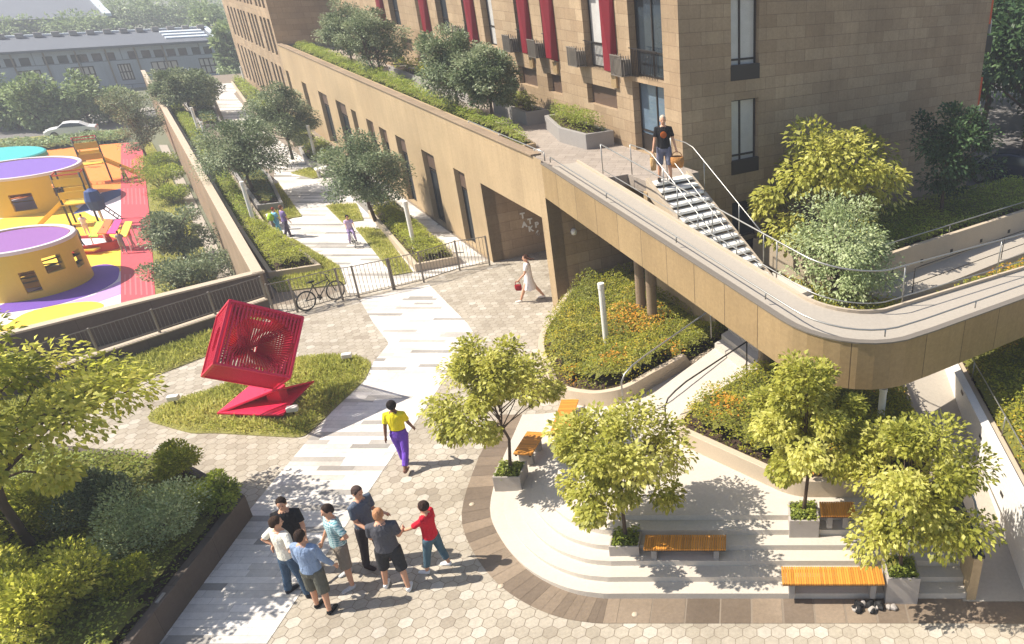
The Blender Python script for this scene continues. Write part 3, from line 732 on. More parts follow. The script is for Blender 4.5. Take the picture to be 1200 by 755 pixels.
def planks(name, poly, z, dep=.17, lmin=.5, lmax=1.5, seed=0):
    rr = random.Random(seed); base = MB(); base.sheet(poly, z); setting(base.build(name+'_bed', M['plankbed']))
    mb = MB(); ys = [p[1] for p in poly]; y = min(ys)+.001
    while y < max(ys):
        y1 = min(y+dep, max(ys)-.0005); a = spans(poly, y+.0005); b = spans(poly, y1-.0005)
        if len(a) == len(b):
            for (p0, p1), (q0, q1) in zip(a, b):
                L = max(p1-p0, .01); t = 0; u0 = 0; first = rr.uniform(.1, 1)
                while u0 < 1-1e-6:
                    ln = (rr.uniform(lmin, lmax)*(first if u0 == 0 else 1))/L; u1 = min(1, u0+ln)
                    if 1-u1 < .15/L: u1 = 1
                    g = .004
                    m0 = p0+(p1-p0)*u0 + (0 if u0 == 0 else g); m1 = p0+(p1-p0)*u1
                    if u0 > 0 and u1 < 1:
                        n0, n1 = m0, m1
                    else:
                        n0 = (q0 if u0 == 0 else m0); n1 = (q1 if u1 == 1 else m1)
                    tt = rr.choice([.1, .3, .5, .55, .6, .7, .75, .8, .85, .9, .95, 1])+rr.uniform(-.05, .05)
                    if n1-n0 > .005 and m1-m0 > .005:
                        mb.add([(m0, y+g, z+.004), (m1, y+g, z+.004), (n1, y1, z+.004), (n0, y1, z+.004)], [(0, 1, 2, 3)], max(0, min(1, tt)))
                    u0 = u1
        y += dep
    return setting(mb.build(name, M['plank']))
M['plankbed'] = plain('plank_joint', rgb(140, 132, 122), .9)
planks('plank_path', PATHC, .008, seed=4)
# white courtyard walk beyond the gate
CY = [W(26.6, 3.95), W(29.8, 4.25), W(34.6, 3.4), W(36.8, 3.5), W(37.4, 4.4), W(43.9, 4.45), W(47, 5.0), W(52, 4.2), W(65, 4.8), W(85.2, 6.0), W(85.2, 9), W(78, 7.0), W(72, 6.8), W(65.5, 6.4), W(56, 6.6), W(46, 6.9), W(45.8, 8.9), W(26.9, 8.9), W(26.6, 6.9)]
planks('courtyard_walk', [(p.x, p.y) for p in CY], .009, .22, .9, 2.4, seed=9)
# dark band round the terrace
T_L = [(-5.52, 15.9), (-5.5, 15.0), (-5.47, 13.8), (-5.26, 12.3), (-4.75, 11.35), (-4.05, 10.55), (-3.3, 10.05), (-2.6, 9.84), (-1.6, 9.82), (4.0, 9.82)]
def offs(curve, d):
    out = []
    for i, p in enumerate(curve):
        a = Vector(curve[max(i-1, 0)]); b = Vector(curve[min(i+1, len(curve)-1)]); t = (b-a).normalized(); n = Vector((-t.y, t.x)); q = Vector(p)+n*d; out.append((q.x, q.y))
    return out
def smooth_curve(c, n=4):
    out = []
    for i in range(len(c)-1):
        p0 = Vector(c[max(i-1, 0)]); p1 = Vector(c[i]); p2 = Vector(c[i+1]); p3 = Vector(c[min(i+2, len(c)-1)])
        for k in range(n):
            t = k/n
            q = .5*((2*p1)+(p2-p0)*t+(2*p0-5*p1+4*p2-p3)*t*t+(3*p1-p0-3*p2+p3)*t**3); out.append((q.x, q.y))
    out.append(c[-1]); return out
OUT = smooth_curve(T_L)
mb = MB(); o2 = offs(OUT, -.56); rr = random.Random(5)
# slabs of the band, cut every half metre or so
mbb = MB(); mbb.sheet(OUT+o2[::-1], .006); setting(mbb.build('dark_band_bed', M['joint']))
i = 0; acc = 0
while i < len(OUT)-1:
    tt = rr.random()
    a0, a1, b0, b1 = Vector(OUT[i]), Vector(OUT[i+1]), Vector(o2[i]), Vector(o2[i+1])
    ns = max(1, int(round((a1-a0).length/.62)))
    for k in range(ns):
        u0 = k/ns+.012; u1 = (k+1)/ns-.012
        q = [b0.lerp(b1, u0), b0.lerp(b1, u1), a0.lerp(a1, u1), a0.lerp(a1, u0)]
        sh = Vector((-.28, 0))if False else Vector((0, 0))
        mb.add([(v.x, v.y, .011) for v in q], [(0, 1, 2, 3)], rr.random())
    i += 1
mb.sheet([(4.0, 9.25), (5.05, 9.25), (5.05, 9.74), (4.0, 9.74)], .011, .5)
setting(mb.build('dark_paving_band', M['band']))
# terrace steps, melting into a slope on the left
def wgt(x):
    t = max(0, min(1, (x+5.45)/3.3)); return t*t*(3-2*t)
SH = .12
def ter(x, y=0): return .014+.72*wgt(x)
mb = MB(); curves = [OUT]
for k in range(1, 6): curves.append([(p[0], p[1]) for p in offs(OUT, .28*k)])
for k in range(6):
    c = curves[k]; zt = [.014+SH*(k+1)*wgt(p[0]) for p in c]; zb = [(.014+SH*k*wgt(p[0])) if k else 0.0 for p in c]
    for i in range(len(c)-1):
        if c[i+1][0] > -5.6:
            mb.add([(c[i][0], c[i][1], zb[i]), (c[i+1][0], c[i+1][1], zb[i+1]), (c[i+1][0], c[i+1][1], zt[i+1]), (c[i][0], c[i][1], zt[i])], [(0, 1, 2, 3)])
    if k < 5:
        d = curves[k+1]
        zd = [.014+SH*(k+1)*wgt(p[0]) for p in d]
        for i in range(len(c)-1):
            mb.add([(c[i][0], c[i][1], zt[i]), (c[i+1][0], c[i+1][1], zt[i+1]), (d[i+1][0], d[i+1][1], zd[i+1]), (d[i][0], d[i][1], zd[i])], [(0, 1, 2, 3)])
c = curves[5]; n = len(c)
back = [(-5.4+9.4*(i/(n-1)), 17.2) for i in range(n)]
for i in range(n-1):
    for k in range(8):
        u0, u1 = k/8, (k+1)/8
        q = []
        for (ii, uu) in ((i, u0), (i+1, u0), (i+1, u1), (i, u1)):
            x = c[ii][0]*(1-uu)+back[ii][0]*uu; y = c[ii][1]*(1-uu)+back[ii][1]*uu; q.append((x, y, ter(x)))
        mb.add(q, [(0, 1, 2, 3)])
ob = mb.build('stepped_terrace', M['white_stone']); setting(ob)
# round ground lights set in the band
mb = MB(); mb.lathe((0, 0, 0), [(0, .012), (.036, .012), (.04, .008), (.05, .008), (.054, 0)], 16)
gl = thing('ground_light', 'round white ground light in the dark band, beside the red shirted boy\'s shadow', 'ground light', (0, 0, 0), 'ground lights in the dark paving band')
mb.build('lens', M['kerb'], gl, smooth=True)
gl['label'] = 'round white ground light set in the dark paving band nearest the small tree box'
gl.location = G(553, 591, .012)
dup(gl, G(587, 687, .012), label='round white ground light in the dark band right of the talking group')
dup(gl, G(744, 720, .012), label='round white ground light in the dark band below the tree with a shaded bench')
# ================================================================== walls with openings
def wall(mb, origin, d, L0, L1, z0, z1, nrm, holes, reveal=.22, t=.5):
    """flat wall along d from L0 to L1; holes (l0,l1,z0,z1) become real openings with reveals going in against nrm"""
    xs = sorted({L0, L1, *[h[0] for h in holes], *[h[1] for h in holes]}); zs = sorted({z0, z1, *[h[2] for h in holes], *[h[3] for h in holes]})
    xs = [x for x in xs if L0-1e-6 <= x <= L1+1e-6]; zs = [z for z in zs if z0-1e-6 <= z <= z1+1e-6]
    P = lambda l, z, dep=0: origin+d*l+Z*z-nrm*dep
    flip = (d.cross(Z)).dot(nrm) < 0
    def q(vs): mb.add(vs if not flip else vs[::-1], [(0, 1, 2, 3)], t)
    for i in range(len(xs)-1):
        for j in range(len(zs)-1):
            cx = (xs[i]+xs[i+1])/2; cz = (zs[j]+zs[j+1])/2
            if any(h[0] < cx < h[1] and h[2] < cz < h[3] for h in holes): continue
            q([P(xs[i], zs[j]), P(xs[i+1], zs[j]), P(xs[i+1], zs[j+1]), P(xs[i], zs[j+1])])
    for h in holes:
        a, b, c, e = h[:4]; r = h[4] if len(h) > 4 else reveal
        q([P(a, c), P(a, c, r), P(a, e, r), P(a, e)][::-1] if False else [P(a, c, r), P(a, c), P(a, e), P(a, e, r)][::-1])
        q([P(b, c), P(b, c, r), P(b, e, r), P(b, e)][::-1])
        q([P(a, c), P(a, c, r), P(b, c, r), P(b, c)][::-1])
        q([P(a, e, r), P(a, e), P(b, e), P(b, e, r)][::-1])
def window(parent, origin, d, nrm, h, dep=.2, mull=(1,), rails=(), gmat='glass', fw=.05, base=0):
    a, b, c, e = h[:4]; f = MB(); P = lambda l, z, k: origin+d*l+Z*z-nrm*k
    th = .06
    def bar(l0, l1, y0, y1): f.obox(P(l0, y0, dep), d*(l1-l0), -nrm*th, Z*(y1-y0))
    bar(a, a+fw, c, e); bar(b-fw, b, c, e); bar(a+fw, b-fw, c, c+fw); bar(a+fw, b-fw, e-fw, e)
    for m in mull: x = a+(b-a)*m; (0 < m < 1) and bar(x-fw/2, x+fw/2, c+fw, e-fw)
    for r in rails: y = c+(e-c)*r; bar(a+fw, b-fw, y-fw/2, y+fw/2)
    if base: bar(a+fw, b-fw, c+fw, c+base)
    w = f.build('window', M['frame'], parent)
    g = MB(); g.add([P(a, c, dep+.035), P(b, c, dep+.035), P(b, e, dep+.035), P(a, e, dep+.035)], [(0, 1, 2, 3)]); g.build('pane', M[gmat], w)
    return w
BLD = thing('apartment_building', 'tan stone clad apartment building with red panels between tall windows and planted podium', 'building', W(40, 11, 0))
mb = MB(); pod = []
N_P = -B
# podium facade openings: from the photograph, in metres along the facade
wins = []
for a0, a1, c, e in [(28.2, 29.4, .08, 3.03), (31.65, 33.25, .02, 3.05), (35.5, 36.95, .05, 3.05), (38.4, 39.65, .9, 3.0), (40.65, 41.9, .9, 3.05), (43.85, 44.85, 1.7, 3.1), (45.95, 48.2, .1, 3.15), (50.35, 52.6, .1, 3.1), (56, 57.4, 1.2, 3.1), (61.4, 62.4, 1.6, 3.3)]:
    wins.append((a0, a1, c, e))
wing1 = []; wing2 = []; wing3 = []
a = 64.0
for k in range(8):
    wing1.append((a, a+.85, .4, 3.35)); wing2.append((a-.4, a+.55, 4.1, 6.45)); wing3.append((a-.2, a+.75, 7.1, 9.6)); a += 1.55 if k % 3 < 2 else 2.3
    if a > 84: break
while a < 85:
    wing1.append((a, a+.9, .4, 3.35)); wing2.append((a-.4, a+.6, 4.1, 6.45)); wing3.append((a-.2, a+.8, 7.1, 9.6)); a += 2.0
P1 = (21.5, 26.6, 0.0, 3.03)
wall(mb, B*9, A, 21.05, 62.9, 0, 4.9, N_P, [P1[:4]+(.45,)]+wins, .22)
mbw = MB()
wall(mbw, B*9, A, 62.9, 87, 0, 14, N_P, wing1+wing2+wing3, .25)
# wing end wall facing the viewer, and roof
wall(mbw, A*62.9, B, 9, 13, 4.9, 14, -A, [])
mbw.add([W(62.9, 9, 14), W(62.9, 13, 14), W(87, 13, 14), W(87, 9, 14)], [(0, 1, 2, 3)])
mbw.add([W(87, 9, 0), W(87, 24, 0), W(87, 24, 14), W(87, 9, 14)], [(0, 1, 2, 3)])
mbw.build('wing_wall', M['stone'], BLD)
mb.add([W(21.05, 9, 0), W(21.05, 9.45, 0), W(21.05, 9.45, 4.4), W(21.05, 9, 4.4)], [(0, 1, 2, 3)])
mb.build('podium_wall', M['podium'], BLD)
for i, h in enumerate(wins):
    e = h[3]
    window(BLD, B*9, A, N_P, h, .2, (.5,) if h[1]-h[0] > 1.3 else (1,), (.72,) if h[2] < .5 else ())
    if h[1]-h[0] > 1.1:
        m = MB(); m.obox(B*9+A*(h[0]+.05)+Z*(e-.72)+B*.17, A*(h[1]-h[0]-.1), B*.03, Z*.68); m.build('brown_panel', M['brown_panel'], BLD)
for h in wing1+wing2+wing3: window(BLD, B*9, A, N_P, h, .22, (1,), (.3,))
# passage behind the first portal and the dark bay beside it
mb = MB()
wall(mb, A*26.6, B, 9.0, 16.5, 0, 3.03, -A, [])
wall(mb, A*21.05, B, 9.0, 16.5, 0, 4.2, -A, [])
mb.add([W(21.5, 9.45, 0), W(21.5, 16.5, 0), W(21.5, 16.5, 3.03), W(21.5, 9.45, 3.03)], [(0, 1, 2, 3)])
mb.add([W(21.05, 16.5, 0), W(26.6, 16.5, 0), W(26.6, 16.5, 3.03), W(21.05, 16.5, 3.03)], [(0, 1, 2, 3)])
mb.add([W(21.5, 9, 3.03), W(26.6, 9, 3.03), W(26.6, 16.5, 3.03), W(21.5, 16.5, 3.03)], [(0, 3, 2, 1)])
mb.build('passage_wall', M['stone'], BLD)
m = MB(); m.obox(W(26.56, 14.2, .02), B*1.1, -A*.05, Z*2.3); dr = m.build('passage_door', M['frame'], BLD)
m = MB(); m.obox(W(26.49, 14.35, 1.0), B*.05, -A*.06, Z*.3); m.build('handle', M['steel'], dr)
m = MB(); m.obox(W(21.0, 12.0, .02), B*1.2, -A*.05, Z*2.3); dr = m.build('grey_door', M['grey_stone'], BLD)
m = MB(); m.obox(W(20.92, 12.12, 1.0), B*.05, -A*.05, Z*.3); m.build('handle', M['steel'], dr)
m = MB(); p = onplane(671, 271, A*21.05, B); m.lathe((0, 0, 0), [(.02, .1), (.07, .09), (.1, 0), (.07, -.09), (.02, -.1)], 12)
ob = m.build('wall_lamp', M['lamp_white'], None, smooth=True); ob.location = p-A*.08; tag(ob, 'small round white wall lamp in the dark bay beside the passage', 'wall lamp')
# letters on the passage wall: two rows of three
for row, txt in enumerate(('TTP', 'AK6')):
    for k, ch in enumerate(txt):
        cu = bpy.data.curves.new('letter', 'FONT'); cu.body = ch; cu.size = .29; cu.extrude = .01; cu.align_x = 'CENTER'; cu.align_y = 'CENTER'; cu.offset = .014
        tmp = bpy.data.objects.new('tmp', cu); C.objects.link(tmp)
        dg = bpy.context.evaluated_depsgraph_get(); me = bpy.data.meshes.new_from_object(tmp.evaluated_get(dg)); bpy.data.objects.remove(tmp)
        me.materials.clear(); me.materials.append(M['letters'])
        px, py = ((612, 253), (620.7, 259.5), (628.7, 263.5))[k] if row == 0 else ((614.2, 263.3), (621.7, 268.3), (629.7, 273.3))[k]
        p = onplane(px, py, A*26.6, B)
        ob = bpy.data.objects.new('letter', me); C.objects.link(ob)
        Rm = Matrix((B, Z, -A)).transposed().to_4x4(); ob.matrix_world = Matrix.Translation(p-A*.03) @ Rm
        ob.rotation_euler = Rm.to_euler(); ob.location = p-A*.03
        ob.parent = BLD; ob.matrix_parent_inverse = Matrix.Translation(-BLD.location)
# parapet coping + roof deck
DZ = 4.5
mb = MB(); mb.obox(W(21.6, 8.94, 4.9), A*41.2, B*.34, Z*.06); mb.build('parapet_coping', M['beige_wall'], BLD, bev=.01)
mb = MB(); mb.obox(W(25.2, 9.3, 4.3), A*37.7, B*.2, Z*.58); mb.build('parapet_back', M['podium'], BLD)
CB = 12.75   # main facade plane
CA = 19.13   # corner
mb = MB()
dk = [W(18.3, 10.95), W(18.3, CB), W(62.9, CB), W(62.9, 9.02), W(20.9, 9.02), W(20.9, 10.15), W(19.4, 10.15), W(19.4, 10.95)]
mb.prism([(p.x, p.y) for p in dk], 4.15, DZ); mb.build('deck_floor', M['deck'], BLD)
# main facade openings read off the photograph
def H_B(x0, y0, x1, y1):
    a1, z1 = FB(x0, y0, CB); a0, z0 = FB(x1, y1, CB); return (min(a0, a1), max(a0, a1), min(z0, z1), max(z0, z1))
mh = []; small = []
door = (FB(780, 150, CB)[0], FB(744, 150, CB)[0], DZ+.02, 6.7)
FL = 6.85
talls = []
def aB(x, y): return FB(x, y, CB)[0]
# tall windows: (left px, right px) read at y=40
for xl, xr in [(737, 776), (684, 719), (636, 650), (606, 622), (568, 582), (546, 560), (516, 530), (493, 507), (462, 474), (448, 457)]:
    a1, a0 = aB(xl, 40), aB(xr, 48)
    talls.append((min(a0, a1), max(a0, a1), FL, 9.35)); mh.append(talls[-1])
for xl, xr, y in [(688, 722, 104), (641, 657, 88), (607, 628, 80), (566, 585, 72), (470, 482, 48)]:
    a1, a0 = aB(xl, y), aB(xr, y); h = (min(a0, a1), max(a0, a1), 5.62, 6.3); small.append(h); mh.append(h)
mh.append(door)
up2 = [(h[0], h[1], h[2]+3.0, h[3]+3.0) for h in talls]; mh += up2
mb = MB(); wall(mb, B*CB, A, CA, 62.9, DZ-.3, 14, N_P, mh, .28)
# right facade
rh = []
N_R = -A
b0, b1 = CB+1.85, CB+2.95
def bA(x, y): return FA(x, y, CA)
b0 = bA(857, 110)[0]; b1 = bA(889, 110)[0]
for z0, z1 in ((3.95, 6.25), (6.85, 9.2), (9.85, 12.2), (1.7, 3.0)): rh.append((b0, b1, z0, z1))
b2, z2 = bA(865, 240)
rh.append((b0, b1+.1, 1.15, 1.6))
BE = bA(1143, 140)[0]
wall(mb, A*CA, B, CB, BE, .8, 14, N_R, rh, .2)
mb.add([W(CA, BE, .8), W(40, BE, .8), W(40, BE, 14), W(CA, BE, 14)], [(0, 1, 2, 3)])
mb.add([W(CA, CB, 14), W(CA, BE, 14), W(62, BE, 14), W(62, CB, 14)], [(0, 1, 2, 3)])
mb.build('upper_wall', M['stone'], BLD)
for i, h in enumerate(talls+up2): window(BLD, B*CB, A, N_P, h, .25, (.5,), (.3,), 'curtain' if i % 3 == 1 else 'glass')
for h in small:
    m = MB(); m.obox(B*(CB+.2)+A*h[0]+Z*h[2], A*(h[1]-h[0]), B*.04, Z*(h[3]-h[2])); m.build('brown_panel', M['brown_panel'], BLD)
window(BLD, B*CB, A, N_P, door, .25, (.45,), (.3,), 'glass_blue', base=.55)
for k, h in enumerate(rh):
    if k < 3: window(BLD, A*CA, B, N_R, h, .17, (.42,), (.24,), 'curtain', .06); m = MB(); m.obox(A*(CA-.02)+B*(h[0]-.02)+Z*(h[2]-.02), B*(h[1]-h[0]+.04), A*.1, Z*.45); m.build('spandrel', M['frame'], BLD)
    else: window(BLD, A*CA, B, N_R, h, .17, (1,), (), 'glass', .06)
# red and tan slanted fins beside the tall windows, with AC baskets
for k, h in enumerate(talls):
    if k in (1, 3, 5, 7, 9, 2):
        for up in (0, 3.0):
            m = MB(); c0 = h[0]+.02; w = .42
            P = lambda l, z, q: B*(CB-q)+A*l+Z*z
            zb, zt = FL-.05+up, 9.4+up
            m.add([P(c0-w*.5, zb, .02), P(c0+w*.5, zb, .02), P(c0+w*.5, zt, .02), P(c0-w*.5, zt, .02), P(c0-w*.35, zb+.12, .26), P(c0+w*.5, zb+.12, .3), P(c0+w*.5, zt, .3), P(c0-w*.35, zt, .1)], [(0, 1, 2, 3), (4, 7, 6, 5), (0, 4, 5, 1), (1, 5, 6, 2), (2, 6, 7, 3), (3, 7, 4, 0)])
            m.build('red_panel', M['red_panel'], BLD)
            m = MB(); m.obox(P(c0-w*.4, zb-.42, .1), A*w*.8, B*.09, Z*.4); m.build('tan_panel', M['fascia'], BLD)
    if k in (0, 2, 3, 5, 1):
        for up in (0, 3.0):
            f = MB(); x0 = h[1]-.1; P = lambda l, z, q: B*(CB-q)+A*l+Z*z
            for s_ in range(9): f.obox(P(x0+s_*.08, FL+.02+up, .42), A*.03, B*.02, Z*.6)
            for s_ in range(5): f.obox(P(x0, FL+.02+up, .4-s_*.085), A*.03, B*.02, Z*.6); f.obox(P(x0+.64, FL+.02+up, .4-s_*.085), A*.03, B*.02, Z*.6)
            f.obox(P(x0, FL+up, .42), A*.67, B*.42, Z*.03); f.obox(P(x0-.01, FL+.6+up, .43), A*.69, B*.03, Z*.03)
            f.obox(P(x0+.06, FL+.05+up, .34), A*.5, B*.3, Z*.45)
            f.build('air_conditioner_basket', M['grey_paint'], BLD)
            f = MB(); q0 = h[0]+.3
            for s_ in range(int((h[1]-h[0]-.3)/.09)): f.obox(P(q0+s_*.09, FL+.02+up, .05), A*.015, B*.015, Z*.8)
            f.obox(P(q0, FL+.82+up, .06), A*(h[1]-h[0]-.3), B*.03, Z*.03); f.build('balcony_rail', M['frame'], BLD)
# balconies at the far right end
for zz in (3.85, 6.95, 10.0):
    f = MB(); f.obox(W(CA+.1, BE, zz-.15), B*.55, A*1.6, Z*.6); bl = f.build('balcony', M['frame'], BLD)
    f = MB(); f.obox(W(CA+.1, BE+.02, zz+.9), B*.25, A*.7, Z*1.1); f.build('orange_panel', M['orange_panel'], bl)
    f = MB(); f.obox(W(CA+.1, BE+.3, zz+.55), B*.05, A*1.5, Z*.5); f.build('glazing', M['curtain'], bl)

# ================================================================== ramp
RZ = lambda s: 0
def rtop(a): return 4.78-.096*(21.05-a) if a < 21.05 else 4.78
outer = []; inner = []
for a in np.linspace(21.05, 10.2, 14): outer.append((a, 9.0, rtop(a)))
for k in range(1, 10):
    th = math.pi/2*k/9; outer.append((10.2-1.95*math.sin(th), 9.0+1.95*(1-math.cos(th)), rtop(10.2-1.95*math.sin(th))-.02*k/9))
for i, b in enumerate(np.linspace(11.4, 20.5, 12)): outer.append((8.25-.035*(b-11), b, 3.515-.02*(b-11)))
for a in np.linspace(21.05, 10.95, 14): inner.append((a, 10.14, rtop(a)-.12))
for k in range(1, 10):
    th = math.pi/2*k/9; inner.append((10.95-1.35*math.sin(th), 10.14+1.35*(1-math.cos(th)), rtop(10.95)-.12-.27*k/9))
for i, b in enumerate(np.linspace(12.0, 20.8, 12)): inner.append((9.6-.06*(b-11.5), b, 3.42-.02*(b-11.5)))
RAMP = thing('pedestrian_ramp', 'elevated ramp with golden fascia and white walkway curving from the deck to the right', 'ramp', W(12, 9.5, 0))
nO = len(outer)
def Wp(q, dz=0): return W(q[0], q[1], q[2]+dz)
def nrm2(line, i):
    a = W(*line[max(i-1, 0)][:2]); b = W(*line[min(i+1, len(line)-1)][:2]); t = (b-a).normalized(); return Vector((t.y, -t.x, 0))  # right-hand side of travel
mb = MB()
for i in range(nO-1):
    o0, o1 = Wp(outer[i]), Wp(outer[i+1]); n0, n1 = nrm2(outer, i)*.12, nrm2(outer, i+1)*.12
    FH = 1.02
    # outer face, top, inner upstand, underside
    mb.add([o0-Z*FH, o1-Z*FH, o1, o0], [(0, 1, 2, 3)] if (o1-o0).cross(Z).dot(n0) > 0 else [(3, 2, 1, 0)])
mb.build('fascia', M['fascia'], RAMP)
sgn = 1 if (Wp(inner[0])-Wp(outer[0])).dot(nrm2(outer, 0)) > 0 else -1
mb = MB()
for i in range(nO-1):
    o0, o1 = Wp(outer[i], .003), Wp(outer[i+1], .003); n0, n1 = nrm2(outer, i)*sgn, nrm2(outer, i+1)*sgn
    mb.add([o0-n0*.02, o1-n1*.02, o1+n1*.13, o0+n0*.13, o0-n0*.02+Z*.03, o1-n1*.02+Z*.03, o1+n1*.13+Z*.03, o0+n0*.13+Z*.03, o1+n1*.13-Z*.12, o0+n0*.13-Z*.12], [(4, 5, 6, 7), (0, 1, 5, 4), (7, 6, 8, 9), (3, 2, 1, 0)])
mb.build('edge_coping', M['grey_paint'], RAMP)
mb = MB(); NS = 6
for i in range(nO-1):
    for k in range(NS):
        def L(i_, u):
            o = Wp(outer[i_], -.12)+nrm2(outer, i_)*sgn*.1; n = Wp(inner[i_]); return o.lerp(n, u)
        mb.add([L(i, k/NS), L(i+1, k/NS), L(i+1, (k+1)/NS), L(i, (k+1)/NS)], [(0, 1, 2, 3)])
mb.build('walkway', M['ramp_top'], RAMP)
mb = MB()
for i in range(nO-1):
    n0, n1 = Wp(inner[i]), Wp(inner[i+1])
    mb.add([n0-Z*.8, n1-Z*.8, n1, n0], [(0, 1, 2, 3)])
    mb.add([Wp(outer[i], -1.02), Wp(outer[i+1], -1.02), n1-Z*.8, n0-Z*.8], [(0, 1, 2, 3)])
mb.build('soffit', M['beige_wall'], RAMP)
mb = MB()
for i in range(nO-1):
    n0, n1 = Wp(inner[i]), Wp(inner[i+1]); q0, q1 = nrm2(inner, i)*sgn, nrm2(inner, i+1)*sgn
    mb.add([n0-q0*.0, n1, n1+q1*.07, n0+q0*.07, n0+Z*.07, n1+Z*.07, n1+q1*.07+Z*.07, n0+q0*.07+Z*.07, n0+q0*.07-Z*.8, n1+q1*.07-Z*.8], [(4, 5, 6, 7), (0, 1, 5, 4), (7, 6, 9, 8)])
mb.build('inner_kerb', M['kerb'], RAMP)
def railing(parent, pts, hgts, r=.022, post_every=2.4, name='handrail', lower=None, mat='steel', pr=.016):
    mb = MB(); tp = [Vector(p)+Z*hgts for p in pts]; mb.tube(tp, r, 6)
    if lower: 
        for lo in lower: mb.tube([Vector(p)+Z*lo for p in pts], r*.7, 6)
    acc = post_every
    for i in range(len(pts)):
        if i: acc += (Vector(pts[i])-Vector(pts[i-1])).length
        if acc >= post_every or i == len(pts)-1: mb.tube([pts[i], Vector(pts[i])+Z*hgts], pr, 6); acc = 0
    return mb.build(name, M[mat], parent, smooth=True)
railing(RAMP, [Wp(outer[i], .0)+nrm2(outer, i)*sgn*.3 for i in range(nO)], .16, .018, 2.6)
deckrail = [W(a, 9.22, 4.78) for a in np.linspace(30, 21.05, 12)]
mb = None
railing(BLD, [W(a, 9.24, 4.78) for a in np.linspace(27.5, 21.3, 10)], .26, .018, 2.4, 'handrail')
railing(RAMP, [Wp(inner[i], .1)+nrm2(inner, i)*sgn*.05 for i in range(2, nO)], .85, .019, 3.2, 'inner_handrail', lower=(.12,))
# columns
colp = [(752, 365), (765, 376), (895, 448), (1182, 415)]
for q in colp:
    p = G(*q, .9); m = MB(); zt = 3.9 if q[0] < 800 else (2.95 if q[0] < 1000 else 2.6)
    m.lathe((p.x, p.y, 0), [(.15, .6), (.15, .9), (.14, 2.0), (.13, zt)], 20); m.build('column', M['beige_wall'], RAMP, smooth=True)
# ---------------------------------------------------------------- stairs from the deck
ST = thing('outdoor_staircase', 'open flight of pale stone steps with steel handrails below the man with bags', 'staircase', W(16.5, 11.6, 2))
sb0, sb1 = 11.05, 12.3; na = 14; sa = 18.3; tr = .27; rs = .147
mb = MB()
for k in range(na):
    a = sa-k*tr; z = DZ-k*rs
    mb.obox(W(a, sb0, z-.07), -A*(tr+.06), B*(sb1-sb0), Z*.07)
mb.build('tread', M['lamp_white'], ST, bev=.006)
mb = MB()
for k in range(na):
    a = sa-k*tr; z = DZ-k*rs
    mb.obox(W(a, sb0+.01, z-rs-.069), -A*.03, B*(sb1-sb0-.02), Z*(rs))
mb.build('riser', M['grey_stone'], ST)
mb = MB()
for b in (sb0-.13, sb1+.01):
    p0 = W(sa+.05, b, DZ-.35); dv = -A*(na*tr+.2)-Z*(na*rs+.1)
    mb.add([p0, p0+dv, p0+dv+B*.12, p0+B*.12, p0+Z*.45, p0+dv+Z*.45, p0+dv+B*.12+Z*.45, p0+B*.12+Z*.45], [(0, 1, 2, 3), (4, 7, 6, 5), (0, 4, 5, 1), (1, 5, 6, 2), (2, 6, 7, 3), (3, 7, 4, 0)])
mb.build('stringer', M['kerb'], ST, bev=.006)
for b in (sb0-.07, sb1+.07):
    pts = [W(sa+.9, b, DZ+.02), W(sa+.1, b, DZ+.02)]+[W(sa-k*tr, b, DZ+.1-k*rs) for k in range(1, na+1, 2)]
    railing(ST, pts, .88, .017, 1.6)
pts = [W(sa-.2-k*tr, sb0+.45, DZ-.08-k*rs) for k in range(0, na, 2)]
railing(ST, pts, .88, .016, 1.9, 'middle_handrail')
mb = MB(); mb.obox(W(sa-na*tr, sb0-.1, DZ-na*rs-.25), -A*1.4, B*1.7, Z*.25); mb.build('landing', M['white_stone'], ST)
mb = MB(); mb.obox(W(18.28, 10.9, .5), A*.2, B*1.5, Z*3.7); mb.obox(W(15.2, 11.0, .5), A*3, B*.15, Z*1.6); mb.build('base_wall', M['podium'], ST)
# ================================================================== walls and fences on the left
def wallrun(name, label, p0, p1, z0, z1, th, mat, cap=None, cat='wall', capm='kerb', group=None):
    t = thing(name, label, cat, (p0+p1)/2, group); d = (p1-p0); n = Vector((-d.y, d.x, 0)).normalized()
    m = MB(); m.obox(Vector((p0.x, p0.y, z0))-n*th/2, Vector((d.x, d.y, 0)), n*th, Z*(z1-z0)); m.build('wall_body', M[mat], t)
    if cap:
        m = MB(); m.obox(Vector((p0.x, p0.y, z1+.002))-n*(th/2+.03), Vector((d.x, d.y, 0)), n*(th+.06), Z*cap); m.build('coping', M[capm], t, bev=.008)
    return t
wallrun('courtyard_wall', 'long brown wall with pale coping between the courtyard hedges and the play area', W(27.9, 1.68), W(91, 1.68), -3.05, .96, .26, 'beige_wall', .06)
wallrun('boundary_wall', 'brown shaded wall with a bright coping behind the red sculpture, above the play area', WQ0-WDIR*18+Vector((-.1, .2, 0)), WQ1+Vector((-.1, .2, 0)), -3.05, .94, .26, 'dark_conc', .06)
f0 = G(60, 432, .42); f1 = G(312, 350, .42)
fd = (f1-f0).normalized()
f00 = f0-fd*8; f00.z = 0; f1.z = 0
wallrun('low_wall', 'low brown wall carrying a slatted fence behind the grass strip', f00, f1, 0, .40, .2, 'dark_conc', .04)
